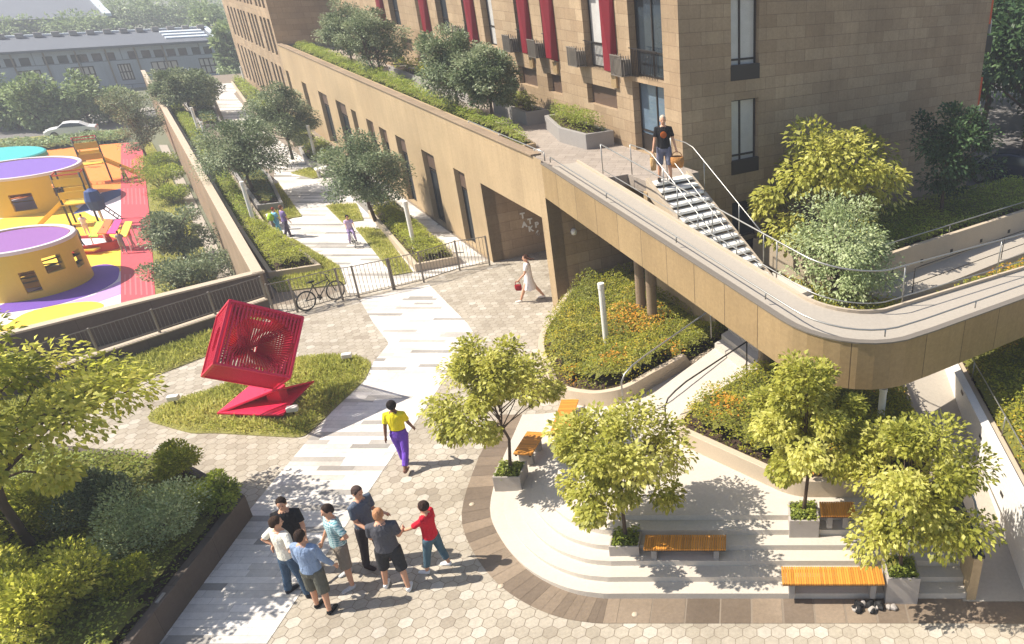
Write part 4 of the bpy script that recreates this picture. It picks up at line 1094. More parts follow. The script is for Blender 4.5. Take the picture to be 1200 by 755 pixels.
def fence(name, label, posts, hgt, z, parent=None, pitch=.115, mat='grey_paint', gate=None):
    t = thing(name, label, 'fence', posts[0])
    for i in range(len(posts)):
        m = MB(); m.box(Vector(posts[i])+Z*(z+hgt/2), (.05, .05, hgt)); m.build('post', M[mat], t)
    m = MB()
    for i in range(len(posts)-1):
        p, q = Vector(posts[i]), Vector(posts[i+1]); L = (q-p).length; n = int(L/pitch)
        for zz in (z+.1, z+hgt-.03): m.tube([p+Z*zz, q+Z*zz], .016, 5)
        for k in range(1, n): m.tube([p.lerp(q, k/n)+Z*(z+.1), p.lerp(q, k/n)+Z*(z+hgt-.03)], .009, 4)
    m.build('bars', M[mat], t)
    return t
L_ = (f1-f00).length
fence('slatted_fence', 'grey slatted fence standing on the low wall behind the red sculpture', [f00.lerp(f1, k/9) for k in range(10)], .75, .44, pitch=.1)
gp = [G(*q) for q in [(323, 372), (349, 366), (402, 352), (421, 349), (461, 340), (463, 339.4), (497, 331), (539, 317), (574, 311)]]
fence('gate_fence', 'grey metal fence and gate of vertical bars across the white walk', gp, 1.15, 0)
# ================================================================== planted beds
def bed(name, label, poly, kh, z0, hgt, mat, kerb='kerb', kt=.14, seed=0, dens=260, leaf=.07, cat='planting bed', accent=None, group=None, lump=.35, edge=.35, soil=None, z1=None, rnd_=0.0):
    pl = rounded(poly, rnd_) if rnd_ else [(p[0], p[1]) for p in poly]
    cx = sum(p[0] for p in pl)/len(pl); cy = sum(p[1] for p in pl)/len(pl)
    g0 = z0 if callable(z0) else (lambda x, y: z0)
    top = (lambda x, y: g0(x, y)+kh)
    t = thing(name, label, cat, (cx, cy, g0(cx, cy)), group)
    m = MB(); inn = ring_prism(m, pl, kt, (lambda x, y: g0(x, y)-.35), top); m.build('kerb', M[kerb], t, bev=.012)
    m = MB(); m.sheet(inn, lambda x, y: top(x, y)-.06); m.build('soil', M['soil'], t)
    hedge_leaves(inn, lambda x, y: top(x, y)-.06, hgt, M[mat], dens, leaf, edge, lump, seed=seed, parent=t, accent=accent)
    return t
def WP(*ab): return [(lambda p: (p.x, p.y))(W(a, b)) for a, b in ab]
def GP(z, *q): return [(lambda p: (p.x, p.y))(G(x, y, z)) for x, y in q]
# courtyard, left strip along the wall
bed('hedge_planter', 'bright clipped hedge in a pale planter beside the gate and the parked bicycle', WP((29.85, 2.1), (29.55, 3.75), (33.5, 3.35), (36.2, 3.1), (36.2, 2.0)), .28, 0, .55, 'lf_hedge', seed=1, dens=900, leaf=.055, lump=.5)
bed('hedge_planter', 'long yellow green hedge strip along the courtyard wall beneath the light columns', WP((36.3, 2.0), (36.3, 3.0), (60, 3.2), (84, 3.0), (84, 2.0)), .28, 0, .5, 'lf_hedge_green', seed=2, dens=420, leaf=.07, lump=.5)
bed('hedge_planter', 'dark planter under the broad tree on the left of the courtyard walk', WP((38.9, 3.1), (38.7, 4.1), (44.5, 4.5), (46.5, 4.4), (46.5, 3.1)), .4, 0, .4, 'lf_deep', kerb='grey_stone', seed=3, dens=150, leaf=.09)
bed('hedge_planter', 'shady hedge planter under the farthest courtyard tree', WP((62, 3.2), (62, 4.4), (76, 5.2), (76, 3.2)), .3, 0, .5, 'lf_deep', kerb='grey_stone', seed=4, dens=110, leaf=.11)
bed('hedge_planter', 'bright hedge in a stone planter along the podium front, behind the fence', WP((27.35, 6.4), (27.2, 7.95), (34.9, 8.1), (35.4, 6.85)), .3, .01, .5, 'lf_hedge', seed=5, dens=900, leaf=.055, lump=.5)
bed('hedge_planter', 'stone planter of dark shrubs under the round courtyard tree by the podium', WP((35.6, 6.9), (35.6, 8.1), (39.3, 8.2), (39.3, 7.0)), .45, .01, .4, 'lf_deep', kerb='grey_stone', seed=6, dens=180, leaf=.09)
bed('hedge_planter', 'small hedge planter between the two white benches in the courtyard', WP((40.7, 7.0), (40.7, 8.3), (43.2, 8.4), (43.4, 7.1)), .4, .01, .5, 'lf_hedge', kerb='grey_stone', seed=7, dens=230, leaf=.09)
bed('hedge_planter', 'hedge planter around the foot of the light column beyond the white benches', WP((44.4, 7.1), (44.4, 8.4), (50.5, 8.5), (50.5, 6.9), (47, 6.6)), .4, .01, .55, 'lf_hedge_green', kerb='grey_stone', seed=8, dens=180, leaf=.1)
bed('hedge_planter', 'far hedge planter on the right side of the white walk below the tall wing', WP((53, 7.0), (53, 8.5), (84, 8.6), (84, 7.6), (66, 6.7)), .3, .01, .6, 'lf_hedge_green', seed=9, dens=100, leaf=.12)
for i, (pl, lb) in enumerate([(WP((29.9, 2.0), (28.4, 2.1), (27.7, 4.1), (29.7, 4.35), (34.2, 3.6), (34.2, 3.3), (29.6, 3.8)), ''), (WP((34.0, 5.95), (27.5, 5.65), (27.4, 6.3), (33.2, 6.75)), ''), (WP((38.3, 5.7), (35.1, 5.7), (34.95, 6.5), (37.8, 6.9)), ''), (WP((39.2, 2.9), (37.3, 3.2), (37.2, 4.5), (43.9, 4.7), (44, 4.5), (38.7, 4.15)), ''), (WP((45.9, 5.6), (43.9, 6.3), (44.2, 6.9), (46.4, 6.7)), '')]):
    m = MB(); m.prism(pl, 0.0, .05); setting(m.build('grass_verge_ground', M['turf']) if 'turf' in M else m.build('grass_verge_ground', M['soil']))
    grass_patch('grass_verge', pl, .05, 420, .2, M['grass'], seed=20+i)
# sculpture lawn and the strip under the low wall
LAWN = GP(0, (226, 509), (172, 494), (178, 482), (206, 470), (250, 456), (310, 432), (360, 418), (415, 416), (437, 426), (428, 446), (356, 514), (300, 511), (250, 508))
LAWN = rounded(LAWN, .25, 3)

m = MB(); m.prism(LAWN, 0, .025); setting(m.build('lawn_ground', M['turf'])); grass_patch('lawn_grass', LAWN, .05, 900, .2, M['grass'], seed=31, skip=GP(.2, (252, 486), (280, 462), (322, 446), (372, 442), (350, 468), (333, 489)))
n_ = Vector((-fd.y, fd.x, 0)); n_ = n_ if n_.y < 0 else -n_
STRIP = [(p.x, p.y) for p in (f00+n_*.12, f1+n_*.12, f1+n_*.5-fd*.4, G(250, 415), G(170, 446), f00+n_*2.0)]
m = MB(); m.prism(STRIP, 0, .025); setting(m.build('grass_strip_ground', M['turf'])); grass_patch('strip_grass', STRIP, .05, 700, .24, M['grass'], seed=32)
# podium roof planting
PB = WP((24.1, 9.5), (24.3, 10.3), (27.5, 10.6), (40, 10.9), (61.5, 10.9), (61.5, 9.5))
bed('roof_hedge', 'long yellow green hedge on the podium roof just behind the parapet', PB, .16, DZ, .5, 'lf_hedge_green', kerb='podium', seed=40, dens=620, leaf=.06, lump=.5)
q = [G(x, y, DZ) for x, y in ((635, 161), (680, 178), (727, 178))]
def WA(p): return (p.dot(A), p.dot(B))
bed('roof_planter', 'grey stone planter of round yellow green bushes beside the glazed door', WP((23.0, 11.5), (23.0, 12.55), (27.0, 12.55), (27.0, 11.9), (24.6, 11.3)), .5, DZ, .62, 'lf_mid', kerb='grey_stone', seed=41, dens=1100, leaf=.06, lump=.3)
bed('roof_planter', 'shaded grey stone planter on the roof deck behind the bright bushes', WP((28.0, 11.6), (28.0, 12.55), (31.5, 12.55), (31.5, 11.7)), .5, DZ, .55, 'lf_mid', kerb='grey_stone', seed=42, dens=800, leaf=.065)
bed('roof_planter', 'low hedge planter on the roof below the red panels, beneath the paired trees', WP((34, 11.6), (34, 12.6), (46, 12.6), (46, 11.6)), .4, DZ, .6, 'lf_hedge', kerb='grey_stone', seed=43, dens=160, leaf=.11)
# beds by the terrace
def zb1(x, y): return max(.0, ter(x)-.02) if y < 17 else .35
B1 = [(p.x, p.y) for p in (W(20.9, 9.35), G(632, 404, .45), G(633, 428, .5), G(655, 452, .62), G(700, 468, .72), G(735, 467, .8), G(790, 434, .9), G(842, 398, 1.0), W(14.6, 11.9), W(20.5, 12.6))]
bed('planting_bed', 'large ground cover bed with a white light column, before the dark bay by the ramp', B1, .42, zb1, .55, 'lf_bed', kerb='kerb', seed=50, dens=900, leaf=.06, rnd_=.7, lump=.4, kt=.16, edge=.16,
    accent=[(G(660, 440, .9).x, G(660, 440, .9).y, .35), (G(745, 380, .9).x, G(745, 380, .9).y, .9), (G(790, 420, 1).x, G(790, 420, 1).y, .4), (G(718, 435, .9).x, G(718, 435, .9).y, .35)])
def zb2(x, y): return .72
B2 = [(p.x, p.y) for p in (G(786, 500, 1.1), G(805, 476, 1.1), G(880, 432, 1.2), W(13.2, 12.2), Vector((3.92, 18.5, 0)), Vector((3.92, 11.75, 0)), Vector((1.95, 11.75, 0)), Vector((1.0, 11.75, 0)))]
bed('planting_bed', 'ground cover bed with an orange clump between the sloping path and the shaded benches', B2, .4, zb2, .6, 'lf_bed', kerb='kerb', seed=51, dens=900, leaf=.06, rnd_=.5, lump=.4, kt=.16, edge=.16,
    accent=[(G(852, 478, 1.5).x, G(852, 478, 1.5).y, .45), (G(1040, 440, 1.5).x, G(1040, 440, 1.5).y, .6), (G(960, 540, 1.4).x, G(960, 540, 1.4).y, .3)])
# path between the beds, then steps up under the ramp
pa, pb_, pc, pd = G(738, 490, .75), G(786, 506, .75), G(880, 440, 1.1), G(842, 410, 1.1)
m = MB(); e0, e1 = pa, pb_; 
vs = []; 
for k in range(7):
    u = k/6; l = pa.lerp(pd, u); r = pb_.lerp(pc, u); zz = .735+.33*u; l = l+(l-r).normalized()*.2; r = r+(r-l).normalized()*.15
    vs += [(l.x, l.y, zz), (r.x, r.y, zz)]
m.add(vs, [(2*k, 2*k+1, 2*k+3, 2*k+2) for k in range(6)])
l, r = Vector(vs[-2]), Vector(vs[-1]); fw = (pd-pa).normalized(); fw.z = 0
for k in range(9):
    m.obox(l+fw*.3*k-Z*.3, r-l, fw*.32, Z*(.3+.14*(k+1)))
setting(m.build('garden_path', M['white_stone']))
hp = [pb_.lerp(pc, u)+Z*0+(pb_-pa).normalized()*-.12 for u in (0, .25, .5, .75, 1)]
t = thing('path_handrail', 'dark curved handrail on the right side of the sloping garden path', 'handrail', hp[0]); m = MB()
m.tube([hp[0]+Z*.0, hp[0]+Z*.62, hp[0].lerp(hp[1], .15)+Z*.78, hp[0].lerp(hp[1], .5)+Z*.85]+[p+Z*.9 for p in hp[1:]]+[hp[-1]+fw*1.2+Z*1.4], .02, 7); m.tube([hp[-1], hp[-1]+Z*.9], .018, 6); m.build('rail', M['dark_steel'], t, smooth=True)
hp = [pa.lerp(pd, u)+(pa-pb_).normalized()*.22 for u in (0.02, .25, .5, .75, 1)]
t = thing('path_handrail', 'pale handrail standing on the kerb of the large bed, left of the sloping path', 'handrail', hp[0]); m = MB()
m.tube([hp[0]+Z*.3, hp[0]+Z*.85, hp[0].lerp(hp[1], .15)+Z*1.0, hp[0].lerp(hp[1], .5)+Z*1.08]+[p+Z*1.1 for p in hp[1:]]+[hp[-1]+fw*1.5+Z*1.7], .02, 7); m.tube([hp[-1]+Z*.3, hp[-1]+Z*1.1], .018, 6); m.build('rail', M['steel'], t, smooth=True)
# right: end wall of the steps, side path, white wall and upper bed
t = wallrun('end_wall', 'short tan wall with a dark sloping top at the right end of the white steps', Vector((4.08, 9.78, 0)), Vector((4.08, 13.2, 0)), 0, .98, .16, 'podium', .05, capm='frame')
m = MB(); pts = [Vector((4.08, 10.1, 1.03)), Vector((4.08, 10.1, 1.55)), Vector((4.08, 10.4, 1.72)), Vector((4.08, 12.8, 1.8)), Vector((4.08, 12.8, 1.03))]; m.tube(pts, .02, 6); m.build('handrail', M['steel'], t, smooth=True)
m = MB(); vs = []
for k in range(13):
    y = 9.75+k*.75; zz = max(.015, min(1.5, (y-9.9)*.15+.015)); vs += [(3.93, y, zz), (5.12, y, zz)]
m.add(vs, [(2*k, 2*k+1, 2*k+3, 2*k+2) for k in range(12)]); setting(m.build('side_path', M['ramp_top']))
t = wallrun('white_wall', 'white rendered wall with small recessed lights along the sloping side path', Vector((5.16, 8.0, 0)), Vector((5.16, 19, 0)), -.05, 1.38, .14, 'white_conc', .03, capm='white_conc')
for yy, zz in ((10.1, .7), (11.7, .85), (13.3, 1.1), (14.9, 1.25)):
    m = MB(); m.box((5.085, yy, zz), (.02, .16, .07)); m.build('step_light', M['dark_steel'], t)
B3 = [(5.3, 8.2), (9, 8.2), (9.5, 19), (5.3, 19)]
bed('planting_bed', 'raised ground cover bed behind the white wall at the right edge', B3, .1, 1.22, .45, 'lf_bed', kerb='kerb', seed=52, dens=600, leaf=.065, lump=.4, accent=[(5.9, 12.1, .5), (6.6, 17, .5), (6.1, 10.4, .4)])
t = thing('thin_handrail', 'thin pale handrail along the top of the white wall', 'handrail', (5.5, 9, 1.3)); railing(t, [Vector((5.42, y, 1.3)) for y in np.linspace(8.4, 16.5, 8)], .5, .014, 2.2, 'rail')
# ground behind the ramp, switchback path with its wall and rails, bed under the trees
REAR = WP((20.9, 12.0), (19.13, 12.6), (19.13, 30), (8.6, 30), (10.4, 12.4), (14.6, 12.0))
m = MB(); m.prism(REAR, -.5, .98); setting(m.build('rear_ground', M['soil']))
SW = [(13.3, 15.6), (13.0, 16.2), (12.85, 17.5), (12.75, 30), (14.05, 30), (14.2, 17), (14.1, 16.2), (13.8, 15.6)]
m = MB(); m.prism(WP(*SW), .9, lambda x, y: 1.3+.015*(x*B.x+y*B.y-16)); setting(m.build('switchback_path', M['ramp_top']))
t = thing('garden_wall', 'pale garden wall with small step lights behind the switchback path', 'wall', W(14.2, 20, 1))
m = MB(); m.obox(W(14.1, 15.4, .9), B*15, A*.14, Z*1.3); m.build('wall_body', M['kerb'], t)
for b in (16.9, 18.3, 19.8, 21.4, 23): m = MB(); m.obox(W(14.085, b, 1.55), B*.12, A*.02, Z*.12); m.build('step_light', M['dark_steel'], t)
railing(t, [W(14.2, b, 2.2) for b in np.linspace(15.5, 24, 7)], .3, .02, 3, 'handrail')
t = thing('path_handrail', 'thin dark handrail with looped ends on the inner edge of the switchback path', 'handrail', W(12.8, 17, 1.3))
railing(t, [W(12.95, b, 1.3) for b in (16.6, 17.3, 18.5, 21, 24, 27)], .85, .018, 2.5, 'rail', lower=(.35,), mat='dark_steel')
bed('planting_bed', 'yellow ground cover strip inside the loop of the ramp, by the switchback path', WP((10.2, 16.8), (10.2, 28), (12.6, 28), (12.7, 17.0), (12.2, 16.4)), .12, .98, .5, 'lf_bed', seed=53, dens=420, leaf=.075, lump=.4, accent=[(W(11.5, 20).x, W(11.5, 20).y, 1.2), (W(11.6, 24).x, W(11.6, 24).y, 1.4)])
bed('planting_bed', 'green bed under the dark tree beside the shaded facade', WP((14.5, 15.6), (14.5, 28.4), (17.6, 28.4), (18.5, 15.0)), .9, .98, .35, 'lf_hedge_green', seed=54, dens=330, leaf=.075, lump=.3)
bed('planting_bed', 'bed of orange and green plants at the foot of the outdoor stairs', WP((10.9, 11.0), (10.4, 13), (10.9, 16.3), (13.9, 15.3), (16.2, 14.2), (16.4, 12.9), (14.2, 12.8), (13, 11.0)), .2, .98, .55, 'lf_bed', seed=55, dens=420, leaf=.075, lump=.4, accent=[(W(15.2, 13.4).x, W(15.2, 13.4).y, .8)])
# lower left raised bed with its brown kerb wall
LLB = [(p.x, p.y) for p in (G(287, 580, .55), G(150, 757, .55), G(120, 800, .55), G(-300, 800, .55), G(-300, 560, .55), G(60, 520, .55), G(205, 535, .55))]
t = thing('corner_bed', 'raised corner bed with a dark brown kerb wall at the lower left', 'planting bed', G(200, 680, 0))
m = MB(); inn = ring_prism(m, LLB, .16, 0, .55); m.build('kerb', M['dark_conc'], t, bev=.015)
m = MB(); m.sheet(inn, .47); m.build('soil', M['soil'], t)
hedge_leaves(inn, .47, .34, M['lf_mid'], 700, .06, .3, .6, seed=60, parent=t)
for (x, y) in ((268, 609), (192, 698)):
    p = G(x, y, .3); pt = onplane(x, y, G(287, 590, .3), (G(150, 757, .55)-G(287, 580, .55)).normalized()); m = MB(); m.obox(pt-Z*.07, (G(150, 757, .55)-G(287, 580, .55)).normalized()*.22, Vector((.05, 0, 0)), Z*.14); m.build('recessed_light', M['grey_stone'], t)

# ================================================================== street furniture
def bench(label, loc, rz, L, Wd, legs=True, hgt=.42, first=[None]):
    t = thing('wooden_bench', label, 'bench', loc, 'slatted wooden benches on the terrace')
    m = MB(); n = int(L/.042); R = Matrix.Rotation(rz, 3, 'Z'); c = Vector(loc)
    r2 = random.Random(int(L*100)+int(c.x*50))
    for k in range(n):
        x = -L/2+(k+.5)*L/n
        m.box(c+R @ Vector((x, 0, hgt-.02)), (L/n*.86, Wd, .04), rz, r2.random())
    m.build('seat', M['wood'], t, bev=.004)
    for s_ in (-1, 1):
        m = MB(); m.box(c+R @ Vector((s_*(L/2-.18), 0, (hgt-.04)/2)), (.1, Wd*.75, hgt-.044), rz); m.build('leg', M['grey_stone'], t)
    m = MB()
    for s_ in (-1, 1): m.box(c+R @ Vector((0, s_*Wd*.38, hgt-.062)), (L*.98, .04, .04), rz)
    m.build('seat_frame', M['dark_steel'], t)
    return t
YS = [9.82+.28*k for k in range(6)]
def planter(label, bx, by, zb, sx, sy, hz):
    p = Vector((bx, by, zb))
    t = thing('planter_box', label, 'planter', p, 'concrete tree boxes on the terrace')
    m = MB(); inn = ring_prism(m, [(bx-sx/2, by-sy/2), (bx+sx/2, by-sy/2), (bx+sx/2, by+sy/2), (bx-sx/2, by+sy/2)], .035, zb, zb+hz); m.build('box', M['planter_conc'], t, bev=.008)
    m = MB(); m.sheet(inn, zb+hz-.07); m.build('soil', M['soil'], t)
    hedge_leaves(inn, zb+hz-.07, .15, M['lf_mid'], 2400, .06, .1, .3, seed=int(bx*10)+70, parent=t, core=False)
    return t
fx = []
for lab, px, py, w_, zf, hz in [('small concrete tree box at the left end of the terrace, by the dark band', 596, 577, 32, 0.0, .42), ('concrete tree box left of the shaded bench on the steps', 733, 664, 35, .12, .5), ('concrete tree box below the middle bed, left of the shaded back bench', 942, 630, 35, .5, .42), ('concrete tree box at the right end of the sunlit bench', 1056, 708, 38, .014, .62)]:
    p = G(px, py, zf); s_ = w_*mpp(p); planter(lab, p.x, p.y+s_*.5, zf-.02, s_, s_, hz); fx.append((p.x, p.y+s_*.5, zf+hz-.1))
def benchpx(label, x0, y0, x1, y1, z, Wd, legz):
    a, b = G(x0, y0, z), G(x1, y1, z); c = (a+b)/2; c.z = legz; d = b-a
    return bench(label, c, math.atan2(d.y, d.x), d.length, Wd, hgt=z-legz)
benchpx('sunlit slatted wooden bench at the front of the steps', 916, 674, 1035, 674, .55, .42, .14)
benchpx('slatted wooden bench in tree shade on the steps, right of a tree box', 755, 635, 851, 635, .68, .38, .3)
benchpx('shaded slatted wooden bench at the back of the steps under the middle bed', 961, 596, 1002, 596, 1.05, .4, .7)
benchpx('slatted wooden bench at the corner of the large bed, half in shade', 668, 468, 655, 508, .55, .42, .12)
benchpx('slatted wooden bench half hidden behind the leftmost terrace tree', 628, 506, 612, 532, .45, .42, .02)
def lamp(label, bx, by, z, ty, first=[None]):
    b = G(bx, by, z); top = zat(b, ty); h = top-z
    t = thing('light_column', label, 'light column', b, 'slim white light columns')
    m = MB(); m.tube([b+Z*.02, b+Z*(h*.93)], .08, 16); m.build('shaft', M['lamp_white'], t, smooth=False)
    m = MB(); m.lathe(b, [(.0, h), (.085, h), (.09, h-.02), (.09, h*.93), (0, h*.93)], 16); m.build('cap', M['white_conc'], t)
    m = MB(); m.lathe(b, [(.13, 0), (.13, .03), (.08, .035)], 16); m.build('base_plate', M['steel'], t)
lamp('white light column rising from the large ground cover bed', 712, 418, .5, 332)
lamp('white light column between leafy trees near the right ramp path', 1031, 500, 1.1, 455)
lamp('white light column in the bright hedge behind the gate fence', 487, 296, .1, 236)
lamp('white light column in the yellow hedge by the two walking children', 300, 268, .1, 213)
lamp('white light column in the planter beyond the white courtyard benches', 372, 192, .1, 147)
lamp('white light column in the long hedge strip, farther of the close pair', 236, 163, .1, 126)
lamp('white light column in the long hedge strip, nearer of the close pair', 246, 176, .1, 143)
lamp('white light column at the far end of the walk, in front of the tall wing', 289, 103, .1, 78)
for lb, a, b in (('white block bench at the near edge of the courtyard planters', 40.2, 6.7), ('white block bench farther along the courtyard planters', 44.1, 6.75)):
    t = thing('stone_bench', lb, 'bench', W(a, b, 0), 'white block benches in the courtyard'); m = MB(); m.obox(W(a-.3, b-.25, .38), A*.55, B*.65, Z*.1); m.build('seat', M['white_conc'], t, bev=.01)
    for s_ in (0, .42): m = MB(); m.obox(W(a-.26, b-.18+s_, .01), A*.45, B*.1, Z*.37); m.build('leg', M['grey_stone'], t)
t = thing('stone_bench', 'white block bench at the foot of the light column beside the walking children', 'bench', W(36.4, 3.3, 0), 'white block benches in the courtyard'); m = MB(); m.obox(W(36.0, 3.15, .38), A*.9, B*.35, Z*.1); m.build('seat', M['white_conc'], t, bev=.01); m = MB(); m.obox(W(36.2, 3.2, .01), A*.5, B*.25, Z*.37); m.build('leg', M['grey_stone'], t)
t = thing('stone_bench', 'white block bench behind the close pair of light columns', 'bench', W(53, 3.6, 0), 'white block benches in the courtyard'); m = MB(); m.obox(W(52.6, 3.3, .38), A*.5, B*1.3, Z*.1); m.build('seat', M['white_conc'], t, bev=.01); m = MB(); m.obox(W(52.7, 3.5, .01), A*.3, B*.9, Z*.37); m.build('leg', M['grey_stone'], t)
for lb, px, py in (('small white spotlight on the lawn in front of the sculpture base', 345, 487), ('small white spotlight at the back right of the sculpture lawn', 408, 424), ('small white spotlight at the left tip of the sculpture lawn', 206, 474)):
    b = G(px, py, .05); t = thing('spotlight', lb, 'spotlight', b, 'spotlights on the sculpture lawn'); m = MB(); m.box(b+Z*.2, (.26, .16, .13), .3); m.build('housing', M['lamp_white'], t, bev=.02); m = MB(); m.tube([b, b+Z*.15], .02, 6); m.build('stem', M['dark_steel'], t)
# little heap of white and black stones by the sunlit bench
ctr = G(1026, 714, .012); r2 = random.Random(8)
for k in range(20):
    x = r2.uniform(-.36, .36); y = r2.uniform(-.1, .14); rr_ = r2.uniform(.05, .085); m = MB(); m.ellip((0, 0, rr_*.6), (rr_*1.2, rr_, rr_*.8), 7, 5)
    for i, v in enumerate(m.v): kk = 1+.55*mnoise.noise(Vector(v)*9+Vector((k, 0, 0))); m.v[i] = (v[0]*kk, v[1]*kk, max(0, v[2]*kk))
    dk_ = k % 5 < 3
    ob = m.build('stone', M['black'] if dk_ else M['planter_conc'], None); ob.location = ctr+Vector((x, y, 0)); ob.rotation_euler = (0, 0, r2.random()*6)
    tag(ob, 'black stone in the small heap below the sunlit bench' if dk_ else 'pale grey stone in the small heap below the sunlit bench', 'stone', 'black stones in the heap' if dk_ else 'pale stones in the heap')

# ================================================================== sculpture
O = Vector((-11.78, 14.65, 2.16)); e1 = Vector((-10.68, 15.35, 1.40))-O; e2 = Vector((-12.81, 15.44, 1.38))-O; e3 = Vector((-11.75, 15.73, 3.21))-O
SC = thing('cube_sculpture', 'red tilted cube sculpture of parallel bars on a folded red base', 'sculpture', G(310, 478, .05))
el = e1.length; u1, u2, u3 = e1/el, e2/el, e3/el
mb = MB()
def bar(p, q, w, d1, d2): mb.obox(p-d1*w/2-d2*w/2, q-p, d1*w, d2*w)
for s_ in (0, 1):
    for r_ in (0, 1):
        bar(O+e2*s_+e3*r_, O+e2*s_+e3*r_+e1, .055, u2, u3); bar(O+e1*s_+e3*r_, O+e1*s_+e3*r_+e2, .055, u1, u3); bar(O+e1*s_+e2*r_, O+e1*s_+e2*r_+e3, .055, u1, u2)
mb.build('frame', M['red_metal'], SC)
def face(p, ex, ey, nin, n, name, hole=.36, dp=.1, cx=.5, cy=.5):
    """parallel bars along ey, some of them cut back along a curve"""
    global mb
    mb = MB(); ux, uy, un = ex.normalized(), ey.normalized(), nin.normalized()
    for k in range(1, n):
        u = k/n; h = hole**2-(u-cx)**2
        segs = [(0, 1)] if h <= 0 else [(0, max(0, cy-math.sqrt(h))), (min(1, cy+math.sqrt(h)), 1)]
        for a, b in segs:
            if b-a > .02: mb.obox(p+ex*u+ey*a+un*.005-ux*.017, ey*(b-a), ux*.034, un*dp)
    mb.build(name, M['red_metal'], SC)
face(O, e1, e3, e2, 20, 'slat_face', .42, .12, .54, .46)
face(O+e2, e1, e3, -e2, 24, 'slat_face', .0, .03); face(O, e2, e3, e1, 20, 'slat_face', .2)
face(O+e1, e2, e3, -e1, 24, 'slat_face', .0, .03); face(O, e2, e1, e3, 14, 'slat_face', .0, .03); face(O+e3, e2, e1, -e3, 24, 'slat_face', .2)
# two twisted bundles of bars inside, like nested saddles
for nm, c0, c1, sg in (('inner_bars', 0, .5, 1), ('inner_bars', .5, 1, -1)):
    mb = MB()
    for k in range(20):
        u = k/19
        p = O+e1*(.06+.88*u)+e3*(.05 if sg > 0 else .95)+e2*.06
        q = O+e1*(.3+.4*u)+e3*(.5+(.12 if sg > 0 else -.12)*math.cos(math.pi*u))+e2*(.32+.34*math.sin(math.pi*u))
        mb.obox(p, q-p, u1*.024, u2*.1)
    mb.build(nm, M['red_metal'], SC)
for s_ in (0, 1):
    mb = MB()
    for k in range(20):
        u = k/19
        p = O+e3*(.06+.88*u)+e1*(.04+.92*s_)+e2*.06; q = O+e3*(.34+.32*u)+e1*(.42+.16*s_)+e2*(.45+.25*math.sin(math.pi*u))
        mb.obox(p, q-p, u3*.024, u2*.1)
    mb.build('inner_bars', M['red_metal'], SC)
X = O+e1+e2
def plate(name, pts, th=.045):
    m = MB(); n = (pts[1]-pts[0]).cross(pts[2]-pts[0]).normalized(); n = n if n.z > 0 else -n; k = len(pts)
    m.add([p for p in pts]+[p-n*th for p in pts], [tuple(range(k)), tuple(range(2*k-1, k-1, -1))]+[(i, (i+1) % k, k+(i+1) % k, k+i) for i in range(k)]); return m.build(name, M['red_metal'], SC)
bz = .2
Lp, Fp, Cp, Dp, Ep, Rp = G(254, 484, bz), G(279.5, 474, bz+.03), G(303, 486, bz), G(331, 486, bz), G(346, 467, bz), G(368, 446, bz+.03)
Up = G(292, 452, bz+.2)
plate('base_plate', [Lp, Fp, X-Z*.02]); plate('base_plate', [Lp, X-Z*.02, Up]); plate('base_plate', [Lp, Cp, Fp]); plate('base_plate', [Fp, Cp, Dp, Ep])
plate('base_plate', [Fp+Z*.003, Ep, Rp]); plate('base_plate', [Fp+Z*.006, Rp, X+Vector((.02, 0, -.02))])
m = MB(); m.obox(X-Vector((.3, -.05, .5)), Vector((.35, 0, 0)), Vector((0, .3, 0)), Z*.42); m.build('base_block', M['red_metal'], SC)

# ================================================================== bicycle
a_, b_ = G(362, 364, 0), G(396, 351, 0); d_ = b_-a_
bicycle('parked_bicycle', 'dark bicycle parked against the metal fence left of the gate', (a_+b_)/2, math.atan2(d_.y, d_.x), d_.length/1.04)
